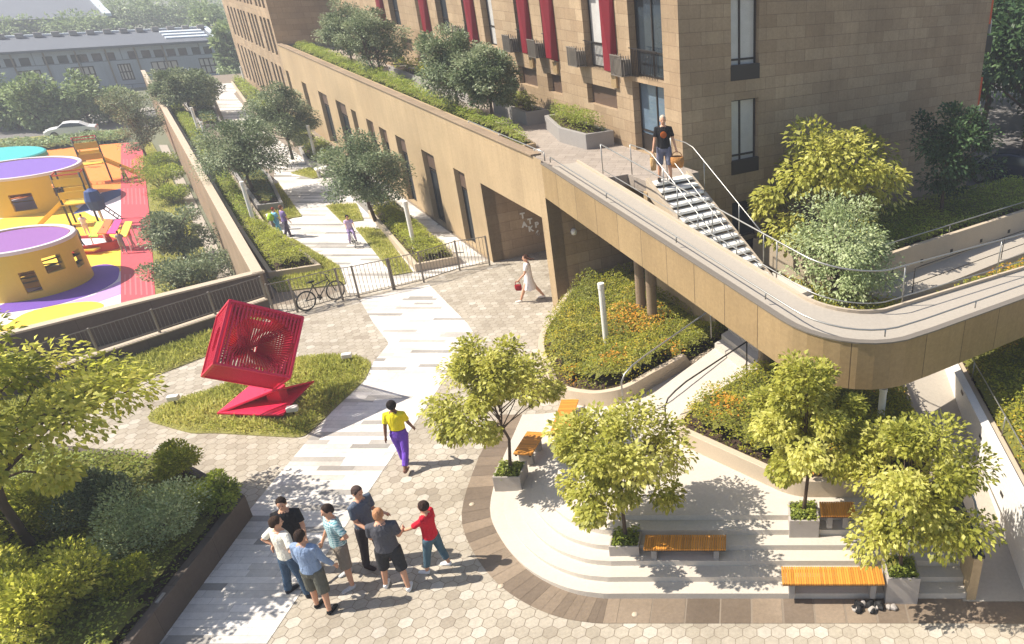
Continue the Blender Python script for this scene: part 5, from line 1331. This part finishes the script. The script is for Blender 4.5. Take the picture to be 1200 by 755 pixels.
# ================================================================== cars
def car(name, label, loc, rz, body, k=1.0):
    t = thing(name, label, 'car', (0, 0, 0), None)
    prof = [(-2.15, .35), (-2.2, .62), (-2.1, .86), (-1.55, .95), (-.9, 1.36), (-.2, 1.45), (.45, 1.4), (1.05, .98), (1.75, .86), (2.12, .68), (2.2, .4), (2.1, .26), (-2.0, .24)]
    def half(y, sc_, zs=1): return [(x*sc_, y, z*zs) for x, z in prof]
    m = MB(); n = len(prof); secs = []
    for y, kx in ((-.84, .97), (-.8, 1), (-.55, 1.0), (.55, 1.0), (.8, 1), (.84, .97)):
        row = []
        for x, z in prof:
            tum = max(0, z-.9)*.42; yy = y*(1-tum*.7); row.append((x*kx, yy, z if abs(y) < .6 else .25+(z-.25)*(.97 if abs(y) < .82 else .9)))
        secs.append(row)
    vs = [p for r_ in secs for p in r_]; fs = []
    for i in range(len(secs)-1):
        for j in range(n): fs.append((i*n+j, (i+1)*n+j, (i+1)*n+(j+1) % n, i*n+(j+1) % n))
    fs += [tuple(range(n)), tuple(range((len(secs)-1)*n, len(secs)*n))[::-1]]
    m.add(vs, fs); b = m.build('body', M[body], t, smooth=False, bev=.03)
    for s_ in (-1, 1):
        m = MB(); y = s_*.74; pts = [(-1.4, 1.0), (-.88, 1.3), (-.2, 1.37), (.4, 1.33), (.92, 1.0)]; m.add([(x, y+s_*(.115-(z-1)*.16), z) for x, z in pts]+[(x, y*.8, z) for x, z in pts], [(0, 1, 2, 3, 4) if s_ < 0 else (4, 3, 2, 1, 0)]+[(i, (i+1) % 5, 5+(i+1) % 5, 5+i) for i in range(5)]); m.build('side_window', M['glass'], t)
        for x in (-1.35, 1.35):
            m = MB(); m.tube([(x, s_*.66, .32), (x, s_*.865, .32)], .32, 20); w = m.build('wheel', M['black'], t, smooth=False); m = MB(); m.tube([(x, s_*.86, .32), (x, s_*.875, .32)], .2, 14); m.build('rim', M['steel'], w)
        m = MB(); m.box((2.12, s_*.6, .66), (.12, .34, .1)); m.build('headlight', M['lamp_white'], t, bev=.02); m = MB(); m.box((-2.12, s_*.62, .78), (.1, .3, .12)); m.build('taillight', M['play_red'], t, bev=.02)
    m = MB(); m.add([(.52, -.6, 1.39), (.52, .6, 1.39), (1.06, .68, 1.0), (1.06, -.68, 1.0)], [(0, 1, 2, 3)]); 
    for v_i, v in enumerate(m.v): m.v[v_i] = (v[0]+.03, v[1], v[2]+.025)
    m.build('windscreen', M['glass'], t)
    t.location = loc; t.rotation_euler = (0, 0, rz); return t
M['white_paint'] = plain('white_car_paint', rgb(235, 235, 236), .25, 0, var=.02, bump=0); M['blue_paint'] = plain('dark_blue_car_paint', rgb(36, 44, 62), .25, .2, var=.05, bump=0)
a_, b_ = G(52, 163, -3), G(109, 158, -3)
car('parked_car', 'white car parked on the road beyond the play area', (a_+b_)/2+Vector((0, .5, 0)), math.atan2(b_.y-a_.y, b_.x-a_.x)+math.pi, 'white_paint').scale = (.8, .8, .8)
car('parked_car', 'dark blue car in shade behind the green bed at the right edge', G(1182, 224, .96)+Vector((.6, 1.4, 0)), math.atan2(-.5, 1), 'blue_paint')
# ================================================================== play area (3 m lower)
PZ = -3.0
def psheet(name, pts, mat, dz):
    m = MB(); m.sheet(pts, PZ+dz); return setting(m.build(name, M[mat]))
psheet('play_surface_white', GP(PZ, (-80, 400), (145, 376), (142, 168), (-80, 186)), 'rub_white', .004)
psheet('play_surface_orange', GP(PZ, (-80, 186), (142, 168), (142, 222), (118, 226), (96, 240), (40, 230), (-80, 250)), 'rub_orange', .008)
psheet('play_surface_blue', GP(PZ, (142, 221), (120, 226), (98, 240), (84, 252), (104, 247), (142, 229)), 'play_blue', .012)
psheet('play_surface_yellow', GP(PZ, (-80, 276), (30, 250), (84, 240), (108, 253), (141.5, 262), (141.5, 318), (110, 330), (-80, 350)), 'rub_yellow', .010)
psheet('play_surface_purple', rounded(GP(PZ, (-30, 372), (30, 345), (95, 316), (122, 309), (141, 313), (138, 330), (110, 345), (60, 360)), .8, 4), 'rub_purple', .014)
psheet('play_surface_lilac', GP(PZ, (60, 361), (110, 346), (138, 331), (141.5, 330), (141.5, 345), (105, 358)), 'rub_lilac', .012)
psheet('play_surface_yellow_spot', rounded(GP(PZ, (-20, 400), (30, 366), (75, 356), (110, 353), (126, 358), (100, 372), (60, 395)), .8, 4), 'rub_yellow', .018)
psheet('running_track', GP(PZ, (141.7, 376), (141.7, 168), (166, 167), (176, 260), (184, 376)), 'rub_pink', .016)
m = MB()
def tl(u, y): return G(141.7, y, PZ).lerp(G(166+(y-167)*.095, y, PZ), u)
for y0, y1 in ((187, 199), (221, 240), (322, 346)):
    for k in range(6):
        u = .1+k*.155; q = [tl(u, y1), tl(u+.05, y1), tl(u+.05, y0), tl(u, y0)]; m.add([(v.x, v.y, PZ+.02) for v in q], [(0, 1, 2, 3)])
setting(m.build('track_markings', M['rub_stripe']))
GRS = GP(PZ, (166.5, 167), (178, 167), (215, 235), (262, 345), (240, 380), (184.5, 378), (177, 262))
m = MB(); m.sheet(GRS, PZ+.012); setting(m.build('play_lawn_ground', M['turf'])); grass_patch('play_lawn', GRS, PZ+.012, 130, .2, M['grass'], seed=77)
psheet('wall_walk', GP(PZ, (186, 170), (196, 170), (275, 330), (255, 345), (216, 237)), 'ramp_top', .006)
def drum(name, label, cx, cy, rpx, ztop, gran, holes):
    c = G(cx, cy, ztop); R = rpx*mpp(c); t = thing(name, label, 'play drum', Vector((c.x, c.y, PZ)), 'yellow play drums'); h = ztop-PZ; N = 72; th = .22
    m = MB(); zs = sorted({0, h}|{z for q in holes for z in q[2:4]})
    P_ = lambda r, i, z: (c.x+r*math.cos(2*math.pi*i/N), c.y+r*math.sin(2*math.pi*i/N), PZ+z)
    for i in range(N):
        an = (i+.5)*360/N
        for j in range(len(zs)-1):
            zc = (zs[j]+zs[j+1])/2
            hole = any(q[0] < an < q[1] and q[2] < zc < q[3] for q in holes)
            if hole:
                m.add([P_(R, i, zs[j]), P_(R, i+1, zs[j]), P_(R-th, i+1, zs[j]), P_(R-th, i, zs[j])], [(0, 1, 2, 3)]); m.add([P_(R, i, zs[j+1]), P_(R, i+1, zs[j+1]), P_(R-th, i+1, zs[j+1]), P_(R-th, i, zs[j+1])], [(3, 2, 1, 0)])
                for q in holes:
                    for e in (0, 1):
                        if abs(q[e]-(i+e)*360/N) < 180/N and q[2] < zc < q[3]: m.add([P_(R, i+e, zs[j]), P_(R-th, i+e, zs[j]), P_(R-th, i+e, zs[j+1]), P_(R, i+e, zs[j+1])], [(0, 1, 2, 3)])
                continue
            m.add([P_(R, i, zs[j]), P_(R, i+1, zs[j]), P_(R, i+1, zs[j+1]), P_(R, i, zs[j+1])], [(0, 1, 2, 3)]); m.add([P_(R-th, i, zs[j]), P_(R-th, i+1, zs[j]), P_(R-th, i+1, zs[j+1]), P_(R-th, i, zs[j+1])], [(3, 2, 1, 0)])
    m.build('drum_wall', M['drum_yellow'], t)
    m = MB(); m.lathe((c.x, c.y, PZ), [(R+.01, h-.12), (R+.02, h), (R+.01, h+.03), (R-.16, h+.03), (R-.17, h-.06)], N); m.build('rim', M['rub_white'], t, smooth=True)
    m = MB(); m.lathe((c.x, c.y, PZ), [(R-.17, h-.03), (R*.6, h-.05), (R*.3, h-.05), (0.01, h-.05)], N); m.build('granule_surface', M[gran], t)
    return t
for k_ in ('granule_purple', 'granule_violet'):
    c_ = M[k_]; nt = c_.node_tree
    for n__ in nt.nodes:
        if n__.type == 'TEX_NOISE': n__.inputs['Scale'].default_value = 16 if n__.inputs['Scale'].default_value < 20 else 40
drum('play_drum', 'yellow play drum with a violet granule top nearest the boundary wall', 17, 281, 56, -.85, 'granule_violet', [(304, 321, .3, 1.25), (330, 350, .95, 1.65), (5, 20, .75, 1.5), (60, 90, .2, 1.5), (100, 130, .2, 1.5), (150, 190, .2, 1.5)])
drum('play_drum', 'farther yellow play drum with a blue violet granule top by the climbing frames', 22, 197, 58, -.85, 'granule_purple', [(296, 315, .3, 1.25), (336, 350, .8, 1.5), (60, 90, .2, 1.5), (100, 130, .2, 1.5), (150, 190, .2, 1.5)])
def lowdrum():
    c = G(-8, 182, -2.2); t = thing('play_drum', 'low turquoise play disc beyond the yellow drums', 'play drum', Vector((c.x, c.y, PZ)))
    R = 48*mpp(c); m = MB(); m.lathe((c.x, c.y, PZ), [(R, 0), (R, .75), (R-.1, .82), (0.01, .82)], 48); m.build('disc', M['turquoise'], t)
    m = MB(); m.lathe((c.x, c.y, PZ), [(R+.03, .3), (R+.04, .45), (R+.03, .5)], 48); m.build('band', M['rub_white'], t)
lowdrum()
def climber(label, px, py, rz, k, flip=1):
    b = G(px, py, PZ); t = thing('climbing_frame', label, 'climbing frame', (0, 0, 0), 'yellow climbing frames with slides')
    for sx in (-.6, .6):
        for sy in (-.5, .5): m = MB(); m.tube([(sx, sy, 0), (sx, sy, 2.9)], .05, 8); m.build('post', M['dark_steel'], t, smooth=True)
    m = MB(); m.box((0, 0, 1.25), (1.3, 1.1, .06)); m.build('platform', M['drum_yellow'], t)
    for zz, y in ((1.75, -.53), (1.75, .53), (2.45, -.53)): m = MB(); m.box((0, y, zz), (1.2, .04, .4)); m.build('panel', M['drum_yellow'], t)
    m = MB(); 
    for sy in (-.3, .3): m.tube([(flip*.65, sy, 1.25), (flip*1.5, sy, .05)], .03, 6)
    for q in range(6): u = q/6+.08; m.tube([(flip*(.65+.85*u), -.3, 1.25-1.2*u), (flip*(.65+.85*u), .3, 1.25-1.2*u)], .022, 6)
    m.build('ladder', M['dark_steel'], t)
    m = MB(); a = Vector((-flip*.62, -.36, 1.26)); d = Vector((-flip*1.5, 0, -1.2)); m.obox(a, d, Vector((0, .72, 0)), Z*.05); m.obox(a, d, Vector((0, .05, 0)), Z*.25); m.obox(a+Vector((0, .67, 0)), d, Vector((0, .05, 0)), Z*.25); m.build('slide', M['rub_yellow'], t)
    m = MB(); m.tube([(-.6, -.5, 2.85), (.6, -.5, 2.85), (.6, .5, 2.85), (-.6, .5, 2.85), (-.6, -.5, 2.85)], .035, 6); m.build('top_rail', M['play_red'], t)
    t.location = b; t.rotation_euler = (0, 0, rz); t.scale = (k,)*3
climber('yellow climbing frame with a checked slide between the two yellow drums', 103, 262, .5, 1.0)
climber('orange lit climbing frame at the far end of the play area, by the red track', 118, 213, .7, 1.0, -1)
# spinner: blue swivel sail on a post
b = G(124, 268, PZ); t = thing('spinner_post', 'blue spinning play sail on a pale post by the red track', 'spinner', b)
m = MB(); m.tube([b, b+Z*2.0], .05, 8); m.build('post', M['lamp_white'], t); m = MB(); m.lathe(b, [(.03, 1.0), (.34, 1.1), (.42, 1.6), (.3, 2.1), (.05, 2.25)], 10); m.build('sail', M['play_blue'], t)
# sandbox boat
b = G(100, 292, PZ); t = thing('sandbox_boat', 'white boat shaped sandbox with a red rim beside the nearest drum', 'sandbox', b); hull = rounded([(b.x-1.4, b.y-.8), (b.x+.6, b.y-.9), (b.x+1.9, b.y+.1), (b.x+.5, b.y+1.0), (b.x-1.4, b.y+.8)], .5, 5)
m = MB(); inn = ring_prism(m, hull, .16, PZ+.01, PZ+.42); m.build('rim', M['play_red'], t); m = MB(); m.sheet(inn, PZ+.3); m.build('sand', M['rub_white'], t)
# little house of four coloured sails
b = G(140, 292, PZ); t = thing('play_canopy', 'small play canopy with green, orange, magenta and yellow sails on the track edge', 'play canopy', b)
for k, cl in enumerate(('play_green', 'play_orange', 'play_magenta', 'rub_yellow')):
    x0 = -.95+k*.48; m = MB(); pts = [(b.x+x0, b.y-.4, PZ+1.05-.16*abs(k-1.5)), (b.x+x0+.46, b.y-.4, PZ+1.05-.16*abs(k-1.5)), (b.x+x0+.42, b.y+.35, PZ+1.5-.1*abs(k-1.5)), (b.x+x0+.06, b.y+.35, PZ+1.5-.1*abs(k-1.5))]
    m.add(pts+[(p[0], p[1], p[2]-.04) for p in pts], [(0, 1, 2, 3), (7, 6, 5, 4), (0, 4, 5, 1), (1, 5, 6, 2), (2, 6, 7, 3), (3, 7, 4, 0)]); m.build('sail', M[cl], t)
for x, y in ((-.9, -.36), (.9, -.36), (-.8, .3), (.8, .3)): m = MB(); m.tube([(b.x+x, b.y+y, PZ), (b.x+x, b.y+y, PZ+(.85 if y < 0 else 1.3))], .03, 6); m.build('post', M['lamp_white'], t)
m = MB(); m.box((b.x-.9, b.y-.7, PZ+.25), (.8, .4, .08)); m.build('seat', M['drum_yellow'], t)

# ================================================================== background
GZ = -3.0
rd = GP(GZ, (-200, 190), (200, 146), (300, 128), (300, 112), (130, 138), (-200, 168))
m = MB(); m.sheet(rd, GZ+.02); setting(m.build('road', M['asphalt']))
m = MB(); m.prism(GP(GZ, (-200, 168), (130, 138), (300, 112), (300, 109), (130, 134), (-200, 163)), GZ-.1, GZ+.12); setting(m.build('pavement', M['ramp_top']))
m = MB(); m.sheet(GP(GZ, (-200, 192), (142, 166), (142, 152), (-200, 180)), GZ+.03); setting(m.build('road_verge', M['turf']))
hp = GP(GZ, (-60, 184), (60, 176), (150, 166), (150, 156), (60, 166), (-60, 174))
t = thing('roadside_hedge', 'low green hedge between the road and the orange play surface', 'hedge', G(60, 170, GZ)); hedge_leaves(hp, GZ, .5, M['lf_hazy'], 70, .2, .5, .4, seed=88, parent=t)
# rear street ground on the right
m = MB(); m.prism(WP((8, 29.2), (60, 29.2), (90, 80), (8, 80)), -.5, .9); setting(m.build('right_street', M['asphalt']))
# long grey building
LB = thing('long_building', 'long pale grey blue two storey building with a dark roof across the road', 'building', G(120, 95, GZ))
p0 = G(-60, 122, GZ); p1 = G(272, 93, GZ); d = (p1-p0); Lb = d.length; d.normalize(); nrm = Vector((d.y, -d.x, 0)); M['bg_wall'] = stone('grey_panel_wall', rgb(168, 178, 188), rgb(160, 170, 181), rgb(108, 116, 126), 7.5, 2.6, .8, .05, .08)
M['bg_roof'] = plain('grey_roof', rgb(104, 108, 116), .8, var=.12, scale=.3, bump=.2); M['bg_trim'] = plain('pale_trim', rgb(206, 214, 222), .6, var=.05, bump=.05)
zt = zat(G(180, 101, GZ), 51); zb74 = zat(G(180, 101, GZ), 73); zb92 = zat(G(180, 101, GZ), 92)
mb = MB(); hs = []
def along(px, py): return (onplane(px, py, p0, d)-p0).dot(d)
for k in range(8): hs.append((1.2+k*3.1, 1.95+k*3.1, zt-1.55, zt-.8))
hs = [h for h in hs if h[1] < along(-2, 62)]
for px in (6, 24, 52, 70, 86, 94, 111, 127, 154, 170, 185, 200, 214, 230, 244, 257): a_ = along(px, 60); hs.append((a_-.42, a_+.42, zt-1.55, zt-.75))
big = []
for x0_, x1_ in ((20, 48), (85, 112), (140, 156), (180, 212), (237, 261)): big.append((along(x0_, 84), along(x1_, 84), zb92, zb74))
wall(mb, p0-Z*p0.z, d, 0, Lb, GZ, zt, nrm, hs+big, .25)
mb.add([p1-Z*p1.z+Z*GZ, p1-nrm*14-Z*p1.z+Z*GZ, p1-nrm*14-Z*p1.z+Z*zt, p1-Z*p1.z+Z*zt], [(0, 1, 2, 3)]); mb.build('wall', M['bg_wall'], LB)
for h in hs: window(LB, p0-Z*p0.z, d, nrm, h, .2, (1,), ())
for h in big: window(LB, p0-Z*p0.z, d, nrm, h, .2, (.25, .5, .75), (.5,), 'curtain', .12)
q0, q1 = p0-Z*p0.z, p1-Z*p1.z
m = MB(); m.add([q0+nrm*.5+Z*(zt-.05), q1+nrm*.5+Z*(zt-.05), q1-nrm*5+Z*(zt+.9), q0-nrm*5+Z*(zt+.9), q0+nrm*.5+Z*(zt-.3), q1+nrm*.5+Z*(zt-.3)], [(0, 1, 2, 3), (4, 5, 1, 0)]); m.build('roof', M['bg_roof'], LB)
m = MB(); m.obox(q0-nrm*5+Z*(zt+.8), d*Lb, -nrm*.5, Z*.3); m.build('ridge', M['bg_trim'], LB); m = MB(); m.obox(q1+nrm*.5+Z*(zt-.02)-d*.5, d*.5, -nrm*5.4+Z*.92, Z*.16); m.build('verge_board', M['bg_trim'], LB)
for k in range(16): m = MB(); m.box(q0+d*(3+k*Lb/16.5)-nrm*4.7+Z*(zt+1.1), (.7, .5, .45), math.atan2(d.y, d.x)); m.build('roof_vent', M['grey_stone'], LB)
for k in range(3): m = MB(); c_ = q0+d*(Lb*.795)-nrm*(1.0+k*1.3)+Z*(zt+.22+k*.22); m.obox(c_, d*4.2, -nrm*.6+Z*.1, Z*.14); m.build('skylight', M['bg_trim'], LB)
for k in range(6): m = MB(); m.obox(q0+d*(6+k*(Lb-12)/5)+nrm*.02+Z*GZ, d*.14, nrm*.1, Z*(zt-GZ)); m.build('downpipe', M['grey_paint'], LB)
# gabled hall behind
t = thing('gabled_hall', 'large hazy grey hall with a gabled roof far behind at the upper left', 'building', G(60, 60, GZ))
c0 = G(136, 45, GZ); L1 = 95; W1 = 40; dd = d; nn = nrm; b0 = c0-dd*L1
h0 = zat(c0, 19)-GZ; h1 = zat(c0-nn*W1/2, -6)-GZ
cs = [b0, c0, c0-nn*W1, b0-nn*W1]
m = MB(); m.prism([(p.x, p.y) for p in cs], GZ, GZ+h0); m.build('wall', M['bg_wall'], t)
m = MB(); e = [Vector((p.x, p.y, GZ+h0+.02)) for p in cs]; e = [e[0]+nn*.8, e[1]+nn*.8, e[2], e[3]]; r0 = (e[0]+e[3])/2+Z*(h1-h0)+dd*32; r1 = (e[1]+e[2])/2+Z*(h1-h0)
m.add(e+[r0, r1], [(0, 1, 5, 4), (2, 3, 4, 5), (1, 2, 5), (3, 0, 4)]); m.build('roof', M['bg_roof'], t)
m = MB(); m.obox(e[1]-dd*.5, dd*1.0, r1-e[1], Z*.5); m.build('verge_board', M['bg_trim'], t)
# background trees
bgs = [(-6, 152, 82, 30), (24, 152, 108, 22), (52, 153, 90, 25), (78, 150, 112, 20), (107, 148, 80, 22), (130, 144, 106, 18), (150, 140, 104, 15), (-44, 150, 80, 36)]
desc = ['leftmost hazy green tree beside the road, cut by the picture edge', 'hazy green tree second from the left across the road', 'broad hazy tree across the road above the white car', 'pale green hazy tree across the road right of the white car', 'taller hazy tree before the long building windows', 'hazy roadside tree in front of the wide windows', 'rightmost hazy roadside tree by the courtyard wall end', 'hazy tree beyond the left picture edge']
for i, (x, by, ty, hw) in enumerate(bgs):
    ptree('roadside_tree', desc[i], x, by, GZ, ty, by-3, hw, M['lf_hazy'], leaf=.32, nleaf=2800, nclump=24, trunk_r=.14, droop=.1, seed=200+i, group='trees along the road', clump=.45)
far = [(8, 52, 22, 24), (40, 50, 27, 20), (92, 50, 20, 24), (122, 48, 22, 20), (160, 40, 0, 34), (200, 38, -6, 34), (238, 36, -8, 32), (262, 60, 8, 24), (280, 100, 30, 16), (-20, 50, 25, 30)]
for i, (x, by, ty, hw) in enumerate(far):
    b = G(x, by, GZ)
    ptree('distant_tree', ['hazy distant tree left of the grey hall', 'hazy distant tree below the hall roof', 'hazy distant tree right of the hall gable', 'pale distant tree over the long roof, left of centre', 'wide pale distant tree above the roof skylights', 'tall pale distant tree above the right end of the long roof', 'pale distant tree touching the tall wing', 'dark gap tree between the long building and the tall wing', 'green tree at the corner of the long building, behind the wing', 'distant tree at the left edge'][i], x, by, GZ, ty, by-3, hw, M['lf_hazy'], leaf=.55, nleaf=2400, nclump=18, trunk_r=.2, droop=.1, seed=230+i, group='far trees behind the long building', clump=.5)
for i, (b, a, r, h) in enumerate([(46, 26, 5, 13), (52, 20, 5.5, 15), (60, 30, 6, 16), (58, 14, 5, 11), (70, 22, 7, 18), (48, 34, 5, 12), (37, 22.5, 3.6, 11), (40, 27.5, 4, 13), (38, 17.5, 3.2, 9)]):
    p = W(a, b, .9); tree('street_tree', ['dark blue green tree beyond the shaded facade, nearest', 'dark tree behind the right street, second in depth', 'tall hazy tree beyond the right street', 'dark low tree at the right edge of the street', 'tallest pale tree at the upper right edge', 'dark tree close behind the building end', 'dense dark tree directly beyond the facade end', 'dense tall tree filling the gap right of the facade', 'dense low tree beside the parked dark car'][i], p, .9+h, 1.1, r, M['lf_deep'] if i not in (2, 4) else M['lf_hazy'], leaf=.34, nleaf=9000, nclump=36, trunk_r=.2, droop=.1, seed=260+i, group='trees along the right street', clump=.48)
# ================================================================== near trees
for (lab, px, py, ty, bt, hw, sd, ctr_) in [('pale yellow green tree in the leftmost terrace box', 596, 545, 404, 520, 71, 1, 0), ('pale yellow green tree left of the shaded bench', 733, 632, 474, 604, 80, 2, 1), ('tall pale tree at the middle bed, right of the orange clump', 943, 605, 424, 560, 73, 3, 2), ('broad pale tree at the right end of the sunlit bench', 1054, 668, 500, 636, 84, 4, 3)]:
    x, y, z = fx[ctr_]; b = Vector((x, y, z)); tp = zat(b, ty); bo = zat(b, bt)
    tree('terrace_tree', lab, b, tp, bo, hw*mpp(b)*.93, M['lf_yellow'], leaf=.095, nleaf=11500, nclump=30, trunk_r=.035, seed=sd, group='trees in the terrace boxes', clump=.31, droop=.4)
ptree('garden_tree', 'large bright yellow green tree before the shaded facade', 962, 312, .98, 143, 285, 86, M['lf_yellow'], leaf=.18, nleaf=7500, nclump=32, trunk_r=.08, seed=6, droop=.5, clump=.3)
ptree('garden_tree', 'rounded silvery green tree inside the bend of the ramp', 985, 362, 1.1, 230, 352, 66, M['lf_silver'], leaf=.1, nleaf=10000, nclump=36, trunk_r=.06, seed=7, droop=.2, clump=.38, nstem=2)
ptree('garden_tree', 'dark green tree in shade by the corner of the facade', 1103, 255, 1.8, 122, 232, 50, M['lf_deep'], leaf=.14, nleaf=7000, nclump=34, trunk_r=.07, seed=8, droop=.15, clump=.36)
for (lab, bx, by, ty, bt, hw, sd) in [('farthest grey green courtyard tree near the end of the walk', 226, 132, 80, 126, 32, 11), ('broad grey green tree over the left side of the courtyard walk', 298, 226, 140, 212, 47, 12), ('dark grey green tree against the podium front, beyond the white benches', 343, 186, 100, 172, 34, 13), ('rounded grey green tree by the podium, nearest the gate', 440, 258, 162, 242, 47, 14)]:
    ptree('courtyard_tree', lab, bx, by, .3, ty, bt, hw, M['lf_dark'], leaf=.1 if by > 150 else .16, nleaf=16500, nclump=48, trunk_r=.07, seed=sd, group='grey green trees in the courtyard', droop=.05, clump=.34)
for (lab, bx, by, ty, bt, hw, sd) in [('grey green tree on the podium roof, leftmost', 414, 80, 6, 66, 29, 21), ('grey green roof tree with two stems, second from the left', 447, 92, 10, 78, 34, 22), ('tall grey green roof tree in the middle of the podium', 536, 132, 36, 112, 38, 23), ('grey green roof tree nearest the red panels, at the right', 578, 144, 56, 122, 33, 24)]:
    ptree('roof_tree', lab, bx, by, 4.6, ty, bt, hw, M['lf_dark'], leaf=.105, nleaf=13500, nclump=42, trunk_r=.06, seed=sd, group='grey green trees on the podium roof', droop=.05, clump=.36, nstem=2 if sd == 22 else 1)
for (lab, bx, by, ty, bt, hw, sd, lf) in [('grey green tree beside the play lawn, close to the courtyard wall', 175, 190, 102, 178, 30, 31, .13), ('rounded grey green bush tree on the play lawn beside the running track', 219, 306, 240, 300, 30, 32, .13)]:
    ptree('lawn_tree', lab, bx, by, PZ, ty, bt, hw, M['lf_dark'], leaf=lf, nleaf=8000, nclump=34, trunk_r=.08, seed=sd, group='grey green trees on the play lawn', droop=.05, clump=.38)
shr = [(190, 222, 1.5, 1.5, 'lf_hedge_green'), (213, 340, 1.3, 1.3, 'lf_dark'), (242, 332, 1.5, 1.2, 'lf_dark'), (188, 198, 1.3, .9, 'lf_hedge_green'), (204, 238, 1.1, .9, 'lf_hedge_green')]
sl = ['small yellow green shrub by the wall walk below the grey tree', 'grey green shrub on the play lawn against the boundary wall, left', 'grey green shrub in the corner of the boundary and courtyard walls', 'yellow green shrub at the top of the play lawn', 'yellow green shrub beside the wall walk, above the round bush tree']
for i, (x, y, r, h, mt) in enumerate(shr): shrub('lawn_shrub', sl[i], G(x, y, PZ), r, h, M[mt], .12, 3200, seed=i, group='shrubs on the play lawn')
# big tree and shrubs of the lower left corner bed
b = G(45, 640, .5)
tree('corner_tree', 'large leafy green tree leaning over the lower left corner bed', b, zat(b, 384), zat(b, 568), 152*mpp(b), M['lf_corner'], leaf=.12, nleaf=13500, nclump=40, trunk_r=.075, nstem=2, seed=41, droop=.4, clump=.22, lean=(.12, .05))
cs_ = [(185, 640, 1.0, 1.0, 'lf_silver', 'wide silvery green shrub at the right of the corner bed'), (120, 610, .7, 1.1, 'lf_dark', 'dark green shrub below the corner tree trunk'), (60, 740, .95, 1.15, 'lf_corner', 'bright yellow green shrub at the bottom left corner'), (150, 700, .4, .75, 'lf_hedge', 'small golden shrub next to the brown kerb wall'), (245, 600, .55, .65, 'lf_hedge_green', 'low yellow green shrub at the far tip of the corner bed'), (20, 640, .8, 1.2, 'lf_corner', 'leafy green shrub at the left edge under the corner tree'), (215, 565, .5, .9, 'lf_hedge', 'slender yellow green shrub behind the silvery shrub'), (105, 690, .5, .7, 'lf_silver', 'pale green shrub between the bright and dark shrubs'), (-10, 700, .8, 1.0, 'lf_corner', 'yellow green shrub cut by the left picture edge')]
for i, (x, y, r, h, mt, lb) in enumerate(cs_): shrub('corner_shrub', lb, G(x, y, .5), r, h, M[mt], .085 if mt == 'lf_corner' else .065 if mt != 'lf_silver' else .052, int((6500 if mt == 'lf_corner' else 9000)*r), seed=20+i, group='shrubs of the corner bed')
# ================================================================== light, air, camera
sc_ = bpy.context.scene
w = bpy.data.worlds.new('World'); sc_.world = w; w.use_nodes = True
nt = w.node_tree; bg = nt.nodes['Background']; sky = nt.nodes.new('ShaderNodeTexSky'); sky.sky_type = 'NISHITA'; sky.sun_disc = False
EL = math.radians(51); sd = Vector((-math.cos(EL)*.99, -math.cos(EL)*.14, math.sin(EL))).normalized()
sky.sun_elevation = EL; sky.sun_rotation = math.atan2(sd.x, sd.y); sky.altitude = 100; sky.air_density = 1; sky.dust_density = 1.5; sky.ozone_density = 1
nt.links.new(sky.outputs[0], bg.inputs[0]); bg.inputs[1].default_value = .088
sl_ = bpy.data.lights.new('sun', 'SUN'); sl_.energy = 4.6; sl_.angle = math.radians(.5); sl_.color = (1, .93, .82)
so = bpy.data.objects.new('sun', sl_); C.objects.link(so); so.rotation_euler = (-sd).to_track_quat('-Z', 'Y').to_euler(); so.location = (-20, 0, 40)
# haze
m = MB(); m.box((0, 110, 8.5), (420, 300, 30-.0)); HZ = m.v
lo, hi = -4.2, 24
m = MB(); m.obox((-230, -30, lo), (460, 0, 0), (0, 300, 0), (0, 0, hi-lo))
hz = bpy.data.materials.new('haze_air'); hz.use_nodes = True; N_ = hz.node_tree.nodes; N_.remove(N_['Principled BSDF']); pv = N_.new('ShaderNodeVolumePrincipled'); pv.inputs['Color'].default_value = (.9, .93, 1, 1); pv.inputs['Density'].default_value = .002; pv.inputs['Anisotropy'].default_value = .2
hz.node_tree.links.new(pv.outputs[0], N_['Material Output'].inputs['Volume'])
if HAZE: tag(m.build('haze', hz), kind='stuff')
cam = bpy.data.cameras.new('camera'); co = bpy.data.objects.new('camera', cam); C.objects.link(co); sc_.camera = co
co.location = (0, 0, H); co.rotation_euler = (math.pi/2-PITCH, 0, 0); cam.sensor_fit = 'HORIZONTAL'; cam.sensor_width = 36; cam.lens = 36*F_PX/1200
cam.shift_x = -(PX-600)/1200; cam.shift_y = (PY-377.5)/1200; cam.clip_end = 2000; cam.clip_start = .1
sc_.view_settings.view_transform = 'Standard'; sc_.view_settings.look = 'None'; sc_.view_settings.gamma = 1; sc_.view_settings.exposure = EXPO
sc_.render.engine = 'CYCLES'; sc_.cycles.volume_bounces = 0; sc_.cycles.max_bounces = 6; sc_.cycles.transparent_max_bounces = 6
sc_.cycles.adaptive_threshold = .02
